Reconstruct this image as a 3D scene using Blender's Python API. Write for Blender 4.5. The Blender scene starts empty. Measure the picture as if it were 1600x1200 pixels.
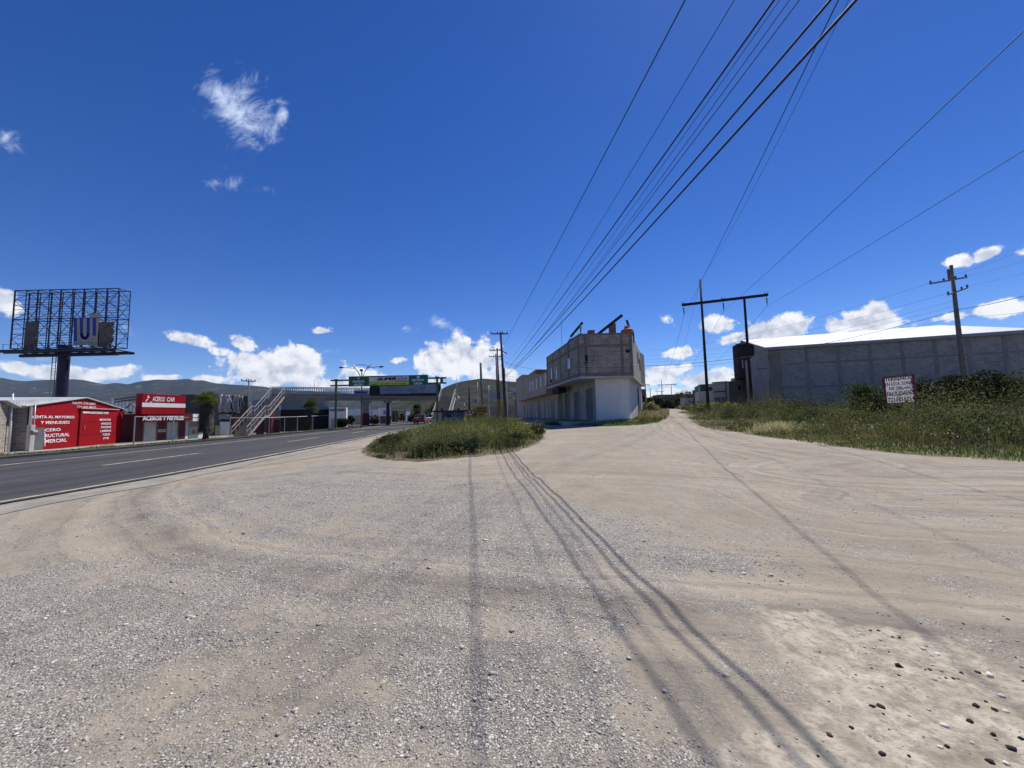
import bpy, math, random
import numpy as np
from mathutils import Vector, Matrix, Euler, noise as mnoise
R = math.radians
rng = np.random.default_rng(7); random.seed(7)
scn = bpy.context.scene
col = scn.collection
# ---------------------------------------------------------------- camera, light, exposure
W0, H0, FPX, HC, PITCH, ROLL = 1600, 1200, 601.0, 1.6, math.atan(49/601.0), 0.022
cd = bpy.data.cameras.new('camera'); cam = bpy.data.objects.new('camera', cd); col.objects.link(cam)
cd.sensor_width = 36; cd.lens = FPX/W0*36; cd.clip_start = .05; cd.clip_end = 30000
CR = Euler((math.pi/2+PITCH, 0, 0)).to_matrix() @ Matrix.Rotation(-ROLL, 3, 'Z')
cam.matrix_world = Matrix.Translation((0, 0, HC)) @ CR.to_4x4()
scn.camera = cam
SUN_EL, SUN_AZ = 57.0, 36.5        # azimuth clockwise from +Y (forward)
sd = bpy.data.lights.new('sun', 'SUN'); sd.energy = 5.0; sd.angle = R(.53); sd.color = (1, .955, .89)
sun = bpy.data.objects.new('sun', sd); col.objects.link(sun)
sv = Vector((math.sin(R(SUN_AZ))*math.cos(R(SUN_EL)), math.cos(R(SUN_AZ))*math.cos(R(SUN_EL)), math.sin(R(SUN_EL))))
sun.rotation_euler = sv.to_track_quat('Z', 'Y').to_euler()
scn.view_settings.view_transform = 'Standard'; scn.view_settings.look = 'None'
scn.view_settings.exposure = 0.12; scn.view_settings.gamma = 1
scn.render.engine = 'CYCLES'

def ray(px, py):
    return (CR @ Vector(((px-W0/2)/FPX, -(py-H0/2)/FPX, -1)))
def P(px, py, d):                                  # world point seen at photo position (px,py), d metres ahead
    r = ray(px, py); r = r*(d/r.y)
    return Vector((r.x, r.y, r.z+HC))
def sm(a, b, x):
    t = np.clip((x-a)/(b-a), 0, 1); return t*t*(3-2*t)
def T(x, y):                                       # terrain height
    f = .012*np.clip(y-12, 0, 50); g = np.interp(x, [-30, -21], [-.35, 1]); L = f*g
    u = .375*x+.927*y
    Rr = .03*np.clip(u-10, 0, 45)+.012*np.clip(u-55, 0, 185)+.03*np.clip(u-240, 0, 260)
    G = sm(-4, 10, x)
    return L*(1-G)+Rr*G
def Tf(x, y): return float(T(np.float64(x), np.float64(y)))
def G(px, py):                                     # photo position on the terrain
    r = ray(px, py); t = 0; lo = 0; s = .5
    while t < 3000:
        t2 = t+s; p = r*t2
        if p.z+HC < Tf(p.x, p.y): lo, hi = t, t2; break
        t = t2; s *= 1.03
    else: p = r*800; return Vector((p.x, p.y, Tf(p.x, p.y)))
    for _ in range(30):
        m = (lo+hi)/2; p = r*m
        if p.z+HC < Tf(p.x, p.y): hi = m
        else: lo = m
    p = r*hi; return Vector((p.x, p.y, Tf(p.x, p.y)))

# ---------------------------------------------------------------- node helpers
def newmat(name):
    m = bpy.data.materials.new(name); m.use_nodes = True; return m, m.node_tree, m.node_tree.nodes['Principled BSDF']
class NT:
    def __init__(s, nt): s.nt = nt
    def n(s, t, **k):
        o = s.nt.nodes.new(t)
        for a, b in k.items(): setattr(o, a, b)
        return o
    def l(s, a, b): s.nt.links.new(a, b)
    def val(s, sock, v):
        if hasattr(v, 'links'): s.l(v, sock)
        else: sock.default_value = v
    def math(s, op, a, b=None, c=None, clamp=False):
        o = s.n('ShaderNodeMath', operation=op, use_clamp=clamp); s.val(o.inputs[0], a)
        if b is not None: s.val(o.inputs[1], b)
        if c is not None: s.val(o.inputs[2], c)
        return o.outputs[0]
    def noise(s, vec, scale, detail=4, rough=.55, dist=0, dim='3D'):
        o = s.n('ShaderNodeTexNoise', noise_dimensions=dim)
        if dim == '1D': s.val(o.inputs['W'], vec)
        else: s.val(o.inputs['Vector'], vec)
        o.inputs['Scale'].default_value = scale; o.inputs['Detail'].default_value = detail
        o.inputs['Roughness'].default_value = rough; o.inputs['Distortion'].default_value = dist
        return o.outputs['Fac']
    def ramp(s, f, a, b, v0=0., v1=1.):
        o = s.n('ShaderNodeMapRange', interpolation_type='SMOOTHSTEP'); s.val(o.inputs[0], f)
        for i, v in enumerate((a, b, v0, v1)): o.inputs[i+1].default_value = v
        return o.outputs[0]
    def mix(s, f, a, b, mode='MIX'):
        o = s.n('ShaderNodeMix', data_type='RGBA', blend_type=mode); s.val(o.inputs[0], f)
        for i, v in ((6, a), (7, b)):
            if hasattr(v, 'links'): s.l(v, o.inputs[i])
            else: o.inputs[i].default_value = (*v, 1)
        return o.outputs[2]
    def bump(s, h, strength, dist, normal=None):
        o = s.n('ShaderNodeBump'); o.inputs['Strength'].default_value = strength; o.inputs['Distance'].default_value = dist
        s.l(h, o.inputs['Height'])
        if normal: s.l(normal, o.inputs['Normal'])
        return o.outputs[0]
    def mapping(s, vec, loc=(0,0,0), rot=(0,0,0), sc=(1,1,1)):
        o = s.n('ShaderNodeMapping'); s.l(vec, o.inputs[0]); o.inputs[1].default_value = loc; o.inputs[2].default_value = rot; o.inputs[3].default_value = sc
        return o.outputs[0]
MC = {}
def mat(name, c, rough=.7, var=.15, vs=1.2, bump=.0, bs=30, metal=0, dirt=0, dirtc=(.12,.1,.08), spec=.3, streak=0):
    """general procedural surface: broad mottling, fine grain, rain streaks and grime blotches"""
    if name in MC: return MC[name]
    m, nt, b = newmat(name); t = NT(nt)
    co = t.n('ShaderNodeTexCoord').outputs['Object']
    f = t.noise(co, vs, 6, .6)
    cc = t.mix(t.ramp(f, .3, .7), tuple(x*(1-var) for x in c), tuple(min(1, x*(1+var)) for x in c))
    f2 = t.noise(co, vs*14, 3, .6)
    cc = t.mix(t.ramp(f2, .35, .75, 0, .35), cc, tuple(x*(1-1.6*var) if 1.6*var < 1 else 0 for x in c))
    if dirt:
        d = t.noise(co, .6, 8, .68, .6)
        cc = t.mix(t.ramp(d, .5, .74, 0, dirt), cc, dirtc)
    if streak:
        s = t.noise(t.mapping(co, sc=(5, 5, .25)), 1.2, 5, .6)
        cc = t.mix(t.ramp(s, .5, .75, 0, streak), cc, dirtc)
    t.l(cc, b.inputs['Base Color'])
    b.inputs['Roughness'].default_value = rough; b.inputs['Metallic'].default_value = metal; b.inputs['Specular IOR Level'].default_value = spec
    if bump: t.l(t.bump(t.noise(co, bs, 4), bump, .02), b.inputs['Normal'])
    MC[name] = m; return m
def blockmat(name, c, mortar, w=.4, h=.2, var=.25, stain=.4, msz=.012, darkc=(.07,.065,.06)):
    if name in MC: return MC[name]
    m, nt, b = newmat(name); t = NT(nt)
    uv = t.n('ShaderNodeUVMap').outputs[0]; co = t.n('ShaderNodeTexCoord').outputs['Object']
    br = t.n('ShaderNodeTexBrick'); t.l(uv, br.inputs['Vector'])
    br.inputs['Scale'].default_value = 1; br.inputs['Brick Width'].default_value = w; br.inputs['Row Height'].default_value = h
    br.inputs['Mortar Size'].default_value = msz; br.inputs['Mortar Smooth'].default_value = .3; br.inputs['Bias'].default_value = 0
    br.inputs['Color1'].default_value = (*[x*(1-var) for x in c], 1); br.inputs['Color2'].default_value = (*[x*(1+var) for x in c], 1); br.inputs['Mortar'].default_value = (*mortar, 1)
    f = t.noise(co, .5, 7, .65, .4)
    cc = t.mix(t.ramp(f, .42, .72, 0, stain), br.outputs['Color'], darkc)
    s = t.noise(t.mapping(co, sc=(4, 4, .2)), 1., 5, .6)
    cc = t.mix(t.ramp(s, .52, .8, 0, stain), cc, darkc)
    f3 = t.noise(co, 12, 4, .6)
    cc = t.mix(t.ramp(f3, .3, .7, 0, .3), cc, tuple(x*.6 for x in c))
    t.l(cc, b.inputs['Base Color']); b.inputs['Roughness'].default_value = .9; b.inputs['Specular IOR Level'].default_value = .1
    h_ = t.math('ADD', t.math('MULTIPLY', br.outputs['Fac'], -1.), t.math('MULTIPLY', f3, .4))
    t.l(t.bump(h_, .5, .015), b.inputs['Normal'])
    MC[name] = m; return m
def ribmat(name, c, pitch=.1, axis=1, rough=.5, metal=0, var=.1, streak=.3, depth=.02, dirtc=(.1,.08,.06)):
    """ribbed sheet: shutters (axis 1 = horizontal slats) and corrugated sheet (axis 0 = upright ribs)"""
    if name in MC: return MC[name]
    m, nt, b = newmat(name); t = NT(nt)
    uv = t.n('ShaderNodeUVMap').outputs[0]; co = t.n('ShaderNodeTexCoord').outputs['Object']
    sp = t.n('ShaderNodeSeparateXYZ'); t.l(uv, sp.inputs[0])
    w = t.math('SINE', t.math('MULTIPLY', sp.outputs[axis], 2*math.pi/pitch))
    f = t.noise(co, 1.5, 6, .6)
    cc = t.mix(t.ramp(f, .3, .7), tuple(x*(1-var) for x in c), tuple(min(1, x*(1+var)) for x in c))
    s = t.noise(t.mapping(co, sc=(4, 4, .3)), 1.3, 5, .6)
    cc = t.mix(t.ramp(s, .5, .8, 0, streak), cc, dirtc)
    t.l(cc, b.inputs['Base Color']); b.inputs['Roughness'].default_value = rough; b.inputs['Metallic'].default_value = metal
    t.l(t.bump(w, .6, depth), b.inputs['Normal'])
    MC[name] = m; return m
def attrmat(name, rough=.8, trans=0., mul=(1,1,1), spec=.2, ns=40, nv=.3):
    """colour carried by the mesh's own 'tint' attribute (each leaf, blade or stone has its own)"""
    if name in MC: return MC[name]
    m, nt, b = newmat(name); t = NT(nt)
    a = t.n('ShaderNodeAttribute', attribute_name='tint')
    cc = t.mix(1., a.outputs['Color'], mul, 'MULTIPLY')
    co = t.n('ShaderNodeTexCoord').outputs['Object']
    f = t.noise(co, ns, 3)
    cc = t.mix(t.ramp(f, .3, .7, 0, nv), cc, (.02, .02, .015))
    t.l(cc, b.inputs['Base Color']); b.inputs['Roughness'].default_value = rough; b.inputs['Specular IOR Level'].default_value = spec
    if trans:
        tr = t.n('ShaderNodeBsdfTranslucent'); t.l(t.mix(1., cc, (1.15, 1.15, .6), 'MULTIPLY'), tr.inputs[0])
        mx = t.n('ShaderNodeMixShader'); mx.inputs[0].default_value = trans
        t.l(b.outputs[0], mx.inputs[1]); t.l(tr.outputs[0], mx.inputs[2]); t.l(mx.outputs[0], nt.nodes['Material Output'].inputs[0])
    MC[name] = m; return m

# ---------------------------------------------------------------- sky with clouds (world)
w = bpy.data.worlds.new('World'); scn.world = w; w.use_nodes = True
def build_sky():
    nt = w.node_tree; t = NT(nt); bg = nt.nodes['Background']
    sky = t.n('ShaderNodeTexSky', sky_type='NISHITA'); sky.sun_disc = False
    sky.sun_elevation = R(SUN_EL); sky.sun_rotation = R(SUN_AZ); sky.altitude = 2400; sky.air_density = 1.0; sky.dust_density = .25; sky.ozone_density = 3.0
    hs = t.n('ShaderNodeHueSaturation'); hs.inputs['Saturation'].default_value = 1.33; hs.inputs['Hue'].default_value = .516; t.l(sky.outputs[0], hs.inputs['Color'])
    sc = t.n('ShaderNodeVectorMath', operation='SCALE'); t.l(hs.outputs[0], sc.inputs[0]); sc.inputs['Scale'].default_value = .113
    base = sc.outputs[0]
    co = t.n('ShaderNodeTexCoord').outputs['Generated']
    def field(cl):
        out = None; hgt = None
        for (cx, cy, rx, ry, rot, st) in cl:
            rx *= 1.02; ry *= 1.05
            c = ray(cx, cy).normalized(); cr, sr = math.cos(R(rot)), math.sin(R(rot))
            a = ray(cx+rx*cr, cy-rx*sr).normalized()-c; b = ray(cx-ry*sr, cy-ry*cr).normalized()-c
            M = Matrix((a, b, c)).transposed().inverted()
            comb = t.n('ShaderNodeCombineXYZ')
            for k in range(3):
                dp = t.n('ShaderNodeVectorMath', operation='DOT_PRODUCT'); t.l(co, dp.inputs[0]); dp.inputs[1].default_value = M[k]
                t.l(t.math('SUBTRACT', dp.outputs['Value'], 1.0) if k == 2 else dp.outputs['Value'], comb.inputs[k])
            ln = t.n('ShaderNodeVectorMath', operation='LENGTH'); t.l(comb.outputs[0], ln.inputs[0])
            v = t.math('MULTIPLY', t.math('SUBTRACT', 1.0, ln.outputs['Value']), st)
            out = v if out is None else t.math('SMOOTH_MAX', out, v, .08)
        return out
    # heaped clouds (centre x, centre y, half width, half height, turn, strength) in the photo's pixels
    cum = [(700,560,58,36,0,1),(748,560,52,40,-12,1),(775,590,60,26,-8,1),(720,548,40,26,8,1),
           (440,578,115,32,-4,1),(470,562,62,26,-8,1),(395,566,66,18,-4,.9),(565,590,52,22,-10,1),(520,600,110,18,0,.9),
           (100,585,75,20,-8,1),(30,574,52,15,-8,.95),(165,583,58,15,3,.9),(298,530,52,14,-10,.8),(382,537,30,14,-22,.8),(500,517,34,9,2,.75),
           (330,594,44,12,0,.9),(258,590,40,8,0,.8),(0,466,46,24,-28,.95),(342,550,22,10,-20,.6),
           (625,562,22,8,0,.7),(1033,499,20,11,-8,.45),(1113,508,40,17,6,.85),(1062,551,32,11,5,.85),(1030,582,40,12,0,.95),(1020,594,44,10,0,.9),
           (1092,595,32,16,5,.95),(1130,588,28,17,10,.9),(1205,520,66,24,10,1),(1235,512,52,22,0,1),(1150,528,40,10,14,.7),(1362,500,80,24,4,1),(1375,492,56,22,0,1),(1310,508,36,18,0,.8),
           (1498,409,38,13,4,.85),(1540,399,34,13,26,.85),(1560,482,52,16,8,.95),(1480,495,56,9,10,.5),(1600,395,50,9,20,.4),(1076,574,13,7,0,.7),(1060,616,90,10,0,.9),(660,600,60,12,0,.7),(830,596,50,14,0,.9),(950,600,90,16,0,.7)]
    wis = [(378,180,70,62,-38,1),(345,150,52,30,-48,.9),(400,195,52,40,-50,.85),(444,178,16,32,10,.85),(347,287,38,20,-20,.55),(414,295,20,9,-15,.35),
           (12,214,44,18,-30,.75),(688,505,34,12,-14,.8),(718,517,30,9,-20,.55),(634,513,15,9,0,.4),(60,560,40,12,0,.4),(205,520,30,9,-25,.35),(460,545,26,6,-12,.4),(508,549,22,6,-8,.35),(655,515,12,8,0,.3)]
    n1 = t.noise(co, 17, 8, .58, .25); n2 = t.noise(co, 55, 8, .65)
    mc = field(cum)
    dens = t.math('ADD', mc, t.math('ADD', t.math('MULTIPLY', t.math('SUBTRACT', n1, .5), 1.9), t.math('MULTIPLY', t.math('SUBTRACT', n2, .5), .9)))
    ca = t.ramp(dens, .12, .44)
    # light and grey inside the heaps: same noise looked up a step nearer the sun
    off = t.n('ShaderNodeVectorMath', operation='ADD'); t.l(co, off.inputs[0]); off.inputs[1].default_value = tuple(sv*.02)
    n1b = t.noise(off.outputs[0], 17, 8, .58, .25)
    shade = t.ramp(t.math('ADD', t.math('SUBTRACT', n1, n1b), t.math('MULTIPLY', t.math('SUBTRACT', mc, .45), -.12)), -.20, .10)
    ccol = t.mix(shade, (.50, .55, .66), (.93, .94, .97))
    wm = t.mapping(co, rot=(0, R(35), R(20)), sc=(1, 2.4, 1.2))
    n3 = t.noise(wm, 16, 10, .7, .7)
    dw = t.math('ADD', field(wis), t.math('MULTIPLY', t.math('SUBTRACT', n3, .5), 2.5))
    wa = t.ramp(dw, .15, 1.15, 0, .95)
    out = t.mix(wa, base, (.62, .72, .95)); out = t.mix(ca, out, ccol)
    t.l(out, bg.inputs[0]); bg.inputs[1].default_value = 1.0
build_sky()
w.cycles.sampling_method = 'MANUAL'; w.cycles.sample_map_resolution = 256
scn.cycles.max_bounces = 4; scn.cycles.diffuse_bounces = 2; scn.cycles.glossy_bounces = 2; scn.cycles.transmission_bounces = 2; scn.cycles.transparent_max_bounces = 6
scn.cycles.caustics_reflective = False; scn.cycles.caustics_refractive = False

# ---------------------------------------------------------------- object helpers
def tag(o, label=None, cat=None, group=None, kind=None):
    if label: o['label'] = label
    if cat: o['category'] = cat
    if group: o['group'] = group
    if kind: o['kind'] = kind
    return o
def empty(name, loc, label, cat, group=None, rz=0):
    o = bpy.data.objects.new(name, None); col.objects.link(o); o.location = loc; o.rotation_euler = (0, 0, rz)
    o.empty_display_size = .3
    return tag(o, label, cat, group)
def root_off(p):
    while p.parent: p = p.parent
    return p.location.copy() if p.type == 'EMPTY' else Vector((0, 0, 0))
class MB:
    def __init__(s): s.v = []; s.f = []; s.m = []; s.c = 0
    def add(s, vs, fs):
        k = len(s.v); s.v += [tuple(v) for v in vs]
        for f in fs: s.f.append(tuple(i+k for i in f)); s.m.append(s.c)
        return s
    def hexa(s, p):      # 8 points, bottom ring then top ring (anticlockwise)
        return s.add(p, [(3,2,1,0),(4,5,6,7),(0,1,5,4),(1,2,6,5),(2,3,7,6),(3,0,4,7)])
    def box(s, x0, x1, y0, y1, z0, z1):
        return s.hexa([(x0,y0,z0),(x1,y0,z0),(x1,y1,z0),(x0,y1,z0),(x0,y0,z1),(x1,y0,z1),(x1,y1,z1),(x0,y1,z1)])
    def tube(s, pts, r, n=8, cap=True):
        pts = [Vector(p) for p in pts]; rs = r if isinstance(r, (list, tuple)) else [r]*len(pts); k = len(s.v)
        for i, p in enumerate(pts):
            d = (pts[min(i+1, len(pts)-1)]-pts[max(i-1, 0)]).normalized()
            a = d.cross(Vector((0,0,1)) if abs(d.z) < .9 else Vector((1,0,0))).normalized(); b = d.cross(a)
            for j in range(n):
                th = 2*math.pi*j/n; s.v.append(tuple(p+(a*math.cos(th)+b*math.sin(th))*rs[i]))
        for i in range(len(pts)-1):
            for j in range(n):
                s.f.append((k+i*n+j, k+i*n+(j+1) % n, k+(i+1)*n+(j+1) % n, k+(i+1)*n+j)); s.m.append(s.c)
        if cap:
            s.f.append(tuple(k+j for j in range(n))[::-1]); s.m.append(s.c)
            s.f.append(tuple(k+(len(pts)-1)*n+j for j in range(n))); s.m.append(s.c)
        return s
    def bar(s, a, b, w, h=None):           # square bar between two points
        a, b = Vector(a), Vector(b); h = h or w; d = (b-a).normalized()
        u = d.cross(Vector((0,0,1)) if abs(d.z) < .95 else Vector((1,0,0))).normalized()*w/2; v = d.cross(u).normalized()*h/2
        return s.hexa([a-u-v, a+u-v, a+u+v, a-u+v, b-u-v, b+u-v, b+u+v, b-u+v])
    def prism(s, poly, z0, z1):            # upright prism on a plan outline; z0/z1 number or list
        n = len(poly); a = z0 if isinstance(z0, (list, tuple)) else [z0]*n; b = z1 if isinstance(z1, (list, tuple)) else [z1]*n
        return s.add([(x, y, a[i]) for i, (x, y) in enumerate(poly)]+[(x, y, b[i]) for i, (x, y) in enumerate(poly)],
                     [tuple(range(n))[::-1], tuple(range(n, 2*n))]+[(i, (i+1) % n, n+(i+1) % n, n+i) for i in range(n)])
    def build(s, name, m, parent=None, smooth=False, recalc=True, bevel=0):
        me = bpy.data.meshes.new(name)
        off = root_off(parent) if parent else Vector((0, 0, 0))
        me.from_pydata([(v[0]-off.x, v[1]-off.y, v[2]-off.z) for v in s.v], [], s.f)
        for mm in (m if isinstance(m, (list, tuple)) else [m]): me.materials.append(mm)
        me.polygons.foreach_set('material_index', s.m)
        if recalc:
            import bmesh
            bm = bmesh.new(); bm.from_mesh(me); bmesh.ops.recalc_face_normals(bm, faces=bm.faces)
            if bevel: bmesh.ops.bevel(bm, geom=[e for e in bm.edges if len(e.link_faces) == 2 and e.calc_face_angle() > .6], offset=bevel, segments=1, affect='EDGES')
            bm.to_mesh(me); bm.free()
        uvl = me.uv_layers.new(name='UVMap')
        uvs = np.zeros(len(me.loops)*2)
        for p in me.polygons:
            n = p.normal
            tx = Vector((-n.y, n.x, 0))
            if abs(n.z) < .85:
                tx.normalize()
                for li in p.loop_indices:
                    q = me.vertices[me.loops[li].vertex_index].co; uvs[2*li] = q.dot(tx); uvs[2*li+1] = q.z
            else:
                for li in p.loop_indices:
                    q = me.vertices[me.loops[li].vertex_index].co; uvs[2*li] = q.x; uvs[2*li+1] = q.y
        uvl.data.foreach_set('uv', uvs)
        if smooth: me.polygons.foreach_set('use_smooth', [True]*len(me.polygons))
        me.update()
        o = bpy.data.objects.new(name, me); col.objects.link(o)
        if parent: o.parent = parent
        return o
class Fr:       # an upright plane through plan points A, B: u along it, o out of it towards the viewer
    def __init__(s, A, B, flip=False):
        s.A = Vector((A[0], A[1], 0)); d = Vector((B[0]-A[0], B[1]-A[1], 0)); s.L = d.length; s.u = d.normalized()
        s.n = Vector((s.u.y, -s.u.x, 0))
        if s.n.dot(-s.A) < 0: s.n = -s.n
        if flip: s.n = -s.n
    def p(s, u, z, o=0): q = s.A+s.u*u+s.n*o; return Vector((q.x, q.y, z))
    def pix(s, px, py, o=0):
        r = ray(px, py); A = s.A+s.n*o; t = A.dot(s.n)/r.dot(s.n); q = r*t
        return (q-s.A).dot(s.u), q.z+HC
    def rect(s, x0, y0, x1, y1):
        ym, xm = (y0+y1)/2, (x0+x1)/2
        return s.pix(x0, ym)[0], s.pix(x1, ym)[0], s.pix(xm, y1)[1], s.pix(xm, y0)[1]
    def box(s, mb, u0, u1, z0, z1, o0, o1):
        return mb.hexa([s.p(u0, z0, o0), s.p(u1, z0, o0), s.p(u1, z0, o1), s.p(u0, z0, o1), s.p(u0, z1, o0), s.p(u1, z1, o0), s.p(u1, z1, o1), s.p(u0, z1, o1)])
    def quad(s, mb, pts, o):              # polygon of (u,z) given a thickness 0..o
        n = len(pts); return mb.add([s.p(u, z, 0.) for u, z in pts]+[s.p(u, z, o) for u, z in pts], [tuple(range(n)), tuple(range(n, 2*n))[::-1]]+[(i, (i+1) % n, n+(i+1) % n, n+i) for i in range(n)])
def text(fr, s, u0, u1, z0, z1, o, m, parent, bold=.0, shear=0, name='lettering', vertical=False):
    """raised lettering stretched to fill u0..u1 x z0..z1 of a frame"""
    cu = bpy.data.curves.new('t', 'FONT'); cu.body = s; cu.extrude = .01; cu.offset = bold; cu.shear = shear; cu.resolution_u = 2
    cu.align_x = 'LEFT'
    ob = bpy.data.objects.new('t', cu); col.objects.link(ob)
    bpy.context.view_layer.update()
    me = bpy.data.meshes.new_from_object(ob.evaluated_get(bpy.context.evaluated_depsgraph_get()))
    bpy.data.objects.remove(ob); bpy.data.curves.remove(cu)
    xs = [v.co.x for v in me.vertices]; ys = [v.co.y for v in me.vertices]
    ax, bx, ay, by = min(xs), max(xs), min(ys), max(ys); off = root_off(parent)
    for v in me.vertices:
        a = (v.co.x-ax)/(bx-ax); b = (v.co.y-ay)/(by-ay)
        # letters must read left to right as the viewer sees them
        v.co = fr.p(u0+(u1-u0)*a, z0+(z1-z0)*b, o+v.co.z)-off
    me.materials.clear(); me.materials.append(m); me.name = name
    o2 = bpy.data.objects.new(name, me); col.objects.link(o2); o2.parent = parent
    return o2
def copy_tree(o, parent=None):
    c = o.copy(); col.objects.link(c)
    if parent: c.parent = parent
    for ch in list(o.children): copy_tree(ch, c)
    return c
def npmesh(name, V, F, m, parent=None, tint=None, smooth=False, corners=4, matidx=None):
    """fast mesh from numpy arrays; tint = per-vertex colours"""
    me = bpy.data.meshes.new(name); nv, nf = len(V), len(F)
    me.vertices.add(nv); me.vertices.foreach_set('co', np.asarray(V, np.float32).ravel())
    me.loops.add(nf*corners); me.loops.foreach_set('vertex_index', np.asarray(F, np.int32).ravel())
    me.polygons.add(nf); me.polygons.foreach_set('loop_start', np.arange(0, nf*corners, corners, dtype=np.int32))
    for mm in (m if isinstance(m, (list, tuple)) else [m]): me.materials.append(mm)
    if matidx is not None: me.polygons.foreach_set('material_index', matidx)
    if smooth: me.polygons.foreach_set('use_smooth', np.ones(nf, bool))
    if tint is not None:
        a = me.attributes.new('tint', 'FLOAT_COLOR', 'POINT')
        a.data.foreach_set('color', np.concatenate([tint, np.ones((nv, 1))], 1).astype(np.float32).ravel())
    me.update(); me.validate()
    o = bpy.data.objects.new(name, me); col.objects.link(o)
    if parent: o.parent = parent
    return o

# ---------------------------------------------------------------- value noise for numpy
_perm = np.random.default_rng(3).random((256, 256))
def vnoise(x, y, s):
    x = np.asarray(x)*s; y = np.asarray(y)*s; xi = np.floor(x).astype(int); yi = np.floor(y).astype(int); fx = x-xi; fy = y-yi
    fx = fx*fx*(3-2*fx); fy = fy*fy*(3-2*fy); g = lambda a, b: _perm[a % 256, b % 256]
    return (g(xi, yi)*(1-fx)+g(xi+1, yi)*fx)*(1-fy)+(g(xi, yi+1)*(1-fx)+g(xi+1, yi+1)*fx)*fy
def fbm(x, y, s, o=4):
    r = 0; a = .5
    for i in range(o): r = r+a*vnoise(x+i*17.3, y-i*9.1, s*2**i); a *= .5
    return r/(1-.5**o)
def pdist(X, Y, pts):        # distance and signed side to a polyline
    D = np.full(X.shape, 1e9); S = np.zeros(X.shape)
    for (ax, ay), (bx, by) in zip(pts[:-1], pts[1:]):
        dx, dy = bx-ax, by-ay; L2 = dx*dx+dy*dy
        t = np.clip(((X-ax)*dx+(Y-ay)*dy)/L2, 0, 1); ex = X-ax-t*dx; ey = Y-ay-t*dy; d = np.hypot(ex, ey)
        sgn = np.sign(dx*ey-dy*ex); k = d < D; D = np.where(k, d, D); S = np.where(k, sgn*d, S)
    return D, S
def inpoly(X, Y, pts):
    r = np.zeros(np.shape(X), bool); n = len(pts)
    for i in range(n):
        x0, y0 = pts[i]; x1, y1 = pts[(i+1) % n]
        c = ((y0 > Y) != (y1 > Y)) & (X < (x1-x0)*(Y-y0)/((y1-y0) or 1e-9)+x0); r ^= c
    return r
def smooth_line(pts, n=6):   # Catmull-Rom
    p = [pts[0]]+list(pts)+[pts[-1]]; out = []
    for i in range(1, len(p)-2):
        for k in range(n):
            t = k/n; a = [0, 0]
            for j in (0, 1):
                p0, p1, p2, p3 = p[i-1][j], p[i][j], p[i+1][j], p[i+2][j]
                a[j] = .5*((2*p1)+(-p0+p2)*t+(2*p0-5*p1+4*p2-p3)*t*t+(-p0+3*p1-3*p2+p3)*t**3)
            out.append(tuple(a))
    return out+[tuple(pts[-1])]
def gl(*pp): return [(G(*p).x, G(*p).y) for p in pp]

# highway lines: x as a function of y, taken from points on the ground, straight beyond them
def line_fn(*pp):
    q = np.array(gl(*pp)); c = np.polyfit(q[:, 1], q[:, 0], 2); y0, y1 = q[:, 1].min(), min(q[:, 1].max(), 46)
    d0, d1 = np.polyval(np.polyder(c), y0), -.05
    return lambda y: np.where(y < y0, np.polyval(c, y0)+d0*(y-y0), np.where(y > y1, np.polyval(c, y1)+d1*(y-y1), np.polyval(c, np.clip(y, y0, y1))))
f_near = line_fn((0,787.5),(215,750),(430,710.5),(551,687.5),(600,677))
f_shld = line_fn((0,805),(300,745),(420,720.5),(560,688.5),(596,680))
f_far = line_fn((0,728.5),(290,699),(470,680),(560,671))
f_kerb = line_fn((0,719),(290,693.5),(470,677),(554,669.5))
f_mid = line_fn((160,729),(312,709),(451,691),(496,684.4),(562,675.5))
for nm, f in (('near', f_near), ('shld', f_shld), ('far', f_far), ('kerb', f_kerb), ('mid', f_mid)):
    print('LINE', nm, [(y, round(float(f(np.float64(y))), 1)) for y in (-20, 0, 10, 20, 35, 50, 80, 150)])

# plan outlines of the planted areas
ISL = gl((563,708),(600,718),(650,722),(700,718),(760,712),(800,706),(835,694),(851,684),(845,673),(820,664))
ISL = ISL+[(1.2, 42), (-3, 46), (-8.5, 44), (-9.2, 32)]+gl((596,684),(570,698))
print('ISL', [(round(a,1), round(b,1)) for a, b in ISL])
VRG = gl((1090,664),(1100,668),(1180,679),(1250,689),(1330,700),(1400,709),(1500,716),(1598,722))
VRG = VRG+[(VRG[-1][0]+8, VRG[-1][1]-4), (70, 8), (70, 60), (40, 70), (26, 62), (22.3, 50)]
print('VRG', [(round(a,1), round(b,1)) for a, b in VRG])
BWD = gl((850,664),(900,665),(950,666),(1000,664),(1030,660),(1037,652))+[(19.5, 52), (18, 56), (15.2, 46), (11.4, 36.8), (7, 37), (5, 42)]   # grass by the corner building
STR = [(20.5, 47), (25, 60), (45, 110), (80, 200), (120, 300)]

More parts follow.
